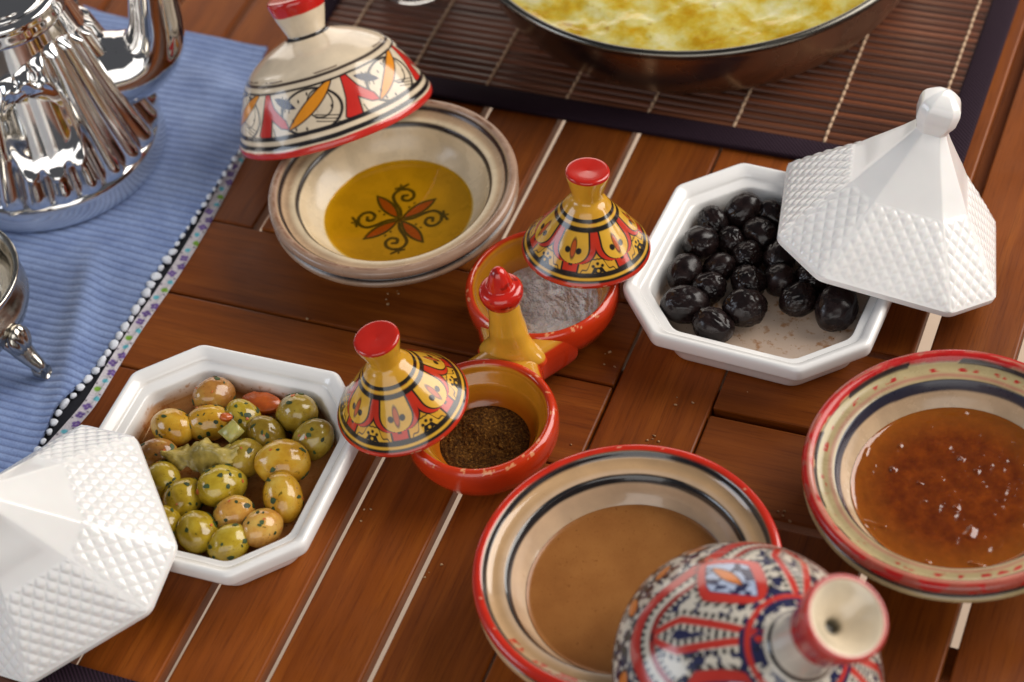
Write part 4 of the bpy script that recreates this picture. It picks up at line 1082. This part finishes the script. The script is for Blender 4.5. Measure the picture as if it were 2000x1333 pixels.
# ------------------------------------------------------------------ bamboo placemat, pan and eggs
mat_ = tag(empty('bamboo_placemat', (-.075, .33, 0)), 'dark brown bamboo placemat with pale stitching and purple-black fabric border', 'placemat')
MX0, MX1, MY0, MY1 = -.2835, .1325, .1815, .485
OX, OY = -.075, .33
def bamboo_mat():
    t = NT('stained_bamboo'); v = t.coords((4, 300, 300), 'Object', True); n = t.noise(v, 1.0, 4)
    oi = t.n('ShaderNodeObjectInfo')
    c = t.ramp(n, [(.3, L4((74, 41, 27))), (.7, L4((110, 65, 44)))])
    tint = t.ramp(oi.outputs['Random'], [(0, (.80, .77, .75, 1)), (.5, (1, 1, 1, 1)), (1, (1.25, 1.15, 1.05, 1))])
    t.set(color=t.mix(1.0, c, tint, 'MULTIPLY'), rough=.38, spec=.45); t.bump(n, .15, .0005); return t.m
M_BAM = bamboo_mat()
pitch = .0056; nsl = int((MY1 - MY0 - .026) / pitch)
hx = (MX1 - MX0) / 2 - .008
prf = [(-.0022, 0), (-.0023, .0008), (-.0015, .0019), (0, .0023), (.0015, .0019), (.0023, .0008), (.0022, 0)]
V = np.array([(x, a, b) for x in (-hx, hx) for a, b in prf]); n = len(prf)
F = [[j, (j + 1) % n, n + (j + 1) % n, n + j] for j in range(n)] + [list(range(n)), list(range(n, 2 * n))]
slm = mesh('bamboo_slat', V, F, M_BAM, smooth=False)
for k in range(nsl):
    o = link('bamboo_slat', slm, mat_); o.location = ((MX0 + MX1) / 2 - OX, MY0 + .0155 + pitch * (k + .5) - OY, .0004); o.rotation_euler = (0, 0, rnd.uniform(-.0012, .0012))
M_THR = simple('pale_stitching', (.50, .34, .22), .8, ns=900)
tv, tf = ico(2); tv = tv * [.0010, .0026, .0011]
for x in (-.2475, -.1970, -.1480, -.0978, -.0478, .0028, .0548, .1105):
    parts = [(tv + [rnd.uniform(-.0002, .0002), MY0 + .0155 + pitch * (k + .5) - OY, .0026], tf) for k in range(nsl)]
    parts.append(tube([(0, MY0 + .0155 - OY, .0016), (0, 0, .0016), (0, MY0 + .0155 + pitch * nsl - OY, .0016)], .0006, 8))
    V, F = join(parts); o = link('stitched_thread', mesh('stitched_thread', V, F, M_THR), mat_); o.location = (x - OX, 0, 0)
def border_mat():
    t = NT('purple_black_binding'); v = t.coords((1, 1, 1)); w = t.n('ShaderNodeTexWave'); w.inputs['Scale'].default_value = 260; w.bands_direction = 'DIAGONAL'; t.l(v, w.inputs['Vector'])
    n = t.noise(v, 300, 3); c = t.ramp(w.outputs['Fac'], [(.2, L4((26, 14, 22))), (.8, L4((48, 30, 44)))])
    t.set(color=c, rough=.85, spec=.2); t.bump(w.outputs['Fac'], .5, .0006); return t.m
M_BORD = border_mat()
def border_strip(name, x0, x1, y0, y1, parent, z1=.0042):
    me = box_mesh(name, x0 - OX, x1 - OX, y0 - OY, y1 - OY, .0001, z1, .0014, M_BORD)
    me.polygons.foreach_set('use_smooth', [True] * len(me.polygons)); return link(name, me, parent)
BW = .0152
border_strip('fabric_border', MX0, MX1, MY0, MY0 + BW, mat_); border_strip('fabric_border', MX0, MX1, MY1 - BW, MY1, mat_)
border_strip('fabric_border', MX0 + .0002, MX0 + BW + .002, MY0 + BW - .001, MY1 - BW + .001, mat_, .0040); border_strip('fabric_border', MX1 - BW, MX1 - .0002, MY0 + BW - .001, MY1 - BW + .001, mat_, .0040)

PC = (-.0545, .325); PZ = .0030
pan = tag(empty('steel_pan', (PC[0], PC[1], PZ)), 'wide tarnished steel pan full of cooked eggs on the bamboo placemat', 'pan')
pb = link('pan_body', lathe_mesh('pan_body', [(1e-5, .0), (.090, .0), (.102, .0008), (.1140, .0050), (.1235, .0130), (.1310, .0270), (.1365, .0430), (.1390, .0505), (.1402, .0528), (.1400, .0540), (.1385, .0538),
                                              (.1365, .0500), (.1345, .0430), (.1288, .0280), (.1210, .0145), (.1110, .0060), (.090, .0026), (1e-5, .0026)], M_PAN, 200, 6), pan)
V, F = tube([(.1384 * math.cos(a), .1384 * math.sin(a), .0538) for a in np.linspace(0, 2 * PI, 200)], .0024, 12, False)
link('rolled_rim', mesh('rolled_rim', V, F, metal('dark_rim_steel', (.16, .15, .13, 1), .25)), pan)
def egg_h(V, q):
    h = (noise3(V, 30, 3, 2) - .5) * .0075 + (noise3(V, 150, 6, 2) - .5) * .0014
    return h * np.clip((1 - q) / .06, .15, 1)
def egg_mat():
    t = NT('cooked_eggs'); v = t.coords(); n = t.noise(v, 34, 6, .66, .15); n2 = t.noise(v, 130, 4); n3 = t.noise(v, 60, 3)
    c = t.ramp(n, [(.36, L4((178, 136, 8))), (.45, L4((192, 164, 48))), (.55, L4((202, 190, 112))), (.68, L4((214, 208, 168)))])
    sp = t.ramp(n2, [(.64, (1, 1, 1, 1)), (.72, (.55, .38, .16, 1))]); c = t.mix(.8, c, sp, 'MULTIPLY')
    ol = t.ramp(n3, [(.56, (1, 1, 1, 1)), (.68, (.95, .82, .28, 1))]); c = t.mix(.9, c, ol, 'MULTIPLY')
    t.set(color=c, rough=.16, coat=.4, coatr=.05, sss=.1, ssss=.004); t.bump(n2, .15, .002); return t.m
V, F, r = disc(.1335, 120, 320); V[:, 2] = egg_h(V, r / .1335)
o = link('cooked_eggs', mesh('cooked_eggs', V, F, egg_mat())); o.location = (PC[0], PC[1], PZ + .0448); tag(o, 'yellow and white oily cooked eggs filling the steel pan', 'eggs')

# glass at the top edge and the second mat at the bottom edge
t = NT('clear_glass'); t.set(color=(.95, .97, .97, 1), rough=.02, trans=1.0, ior=1.47); M_GLASS = t.m
gc = P(815, -34, .003)
gl = tag(empty('tea_glass', (gc[0], gc[1], .0030)), 'clear tea glass standing on the placemat beside the pan', 'glass')
link('glass_body', lathe_mesh('glass_body', [(1e-5, .0), (.019, .0), (.0215, .001), (.0220, .004), (.0212, .012), (.0225, .035), (.0265, .075), (.0262, .0755), (.0255, .0750), (.0214, .036), (.0198, .013), (.0180, .0085), (1e-5, .0075)], M_GLASS, 80, 5), gl)
m2 = tag(empty('woven_placemat', (-.23, -.26, 0)), 'dark woven placemat edge under the white pyramid lid by the green olives', 'placemat')
OX, OY = -.23, -.26
p0 = P(150, 1297, .003); ang = 0.0
border_strip('fabric_border', -.45, -.1515, p0[1] - .0150, p0[1], m2, .0034)
for k in range(14):
    o = link('bamboo_slat', slm, m2); o.location = (-.30 + .23, p0[1] - .0150 - pitch * (k + .5) + .26, .0004); o.scale = (.7, 1, 1)

# crumbs and grains on the table
parts = []; cv, cf = ico(1); rc_ = random.Random(3)
spots = [P(1268, 866), P(1285, 869), P(1105, 858), P(1190, 700), P(700, 1010), P(930, 545), P(1010, 940), P(1450, 760), P(770, 590), P(600, 640), P(1520, 1015), P(760, 560), P(850, 1120), P(1330, 790), P(1180, 720)]
for q in spots:
    for k in range(rc_.randint(1, 4)):
        r_ = rc_.uniform(.00035, .0009)
        parts.append((cv * r_ * (1 + (noise3(cv, 1.7, rc_.randint(0, 99))[:, None] - .5) * .9) * [1.2, .9, .7] + [q[0] + rc_.uniform(-.006, .006), q[1] + rc_.uniform(-.006, .006), r_ * .55], cf))
V, F = join(parts)
o = link('crumbs', mesh('crumbs', V, F, simple('bread_crumb', (.42, .25, .12), .8)))
tag(o, 'tiny crumbs and grains scattered on the wooden table', 'crumbs', kind='stuff')
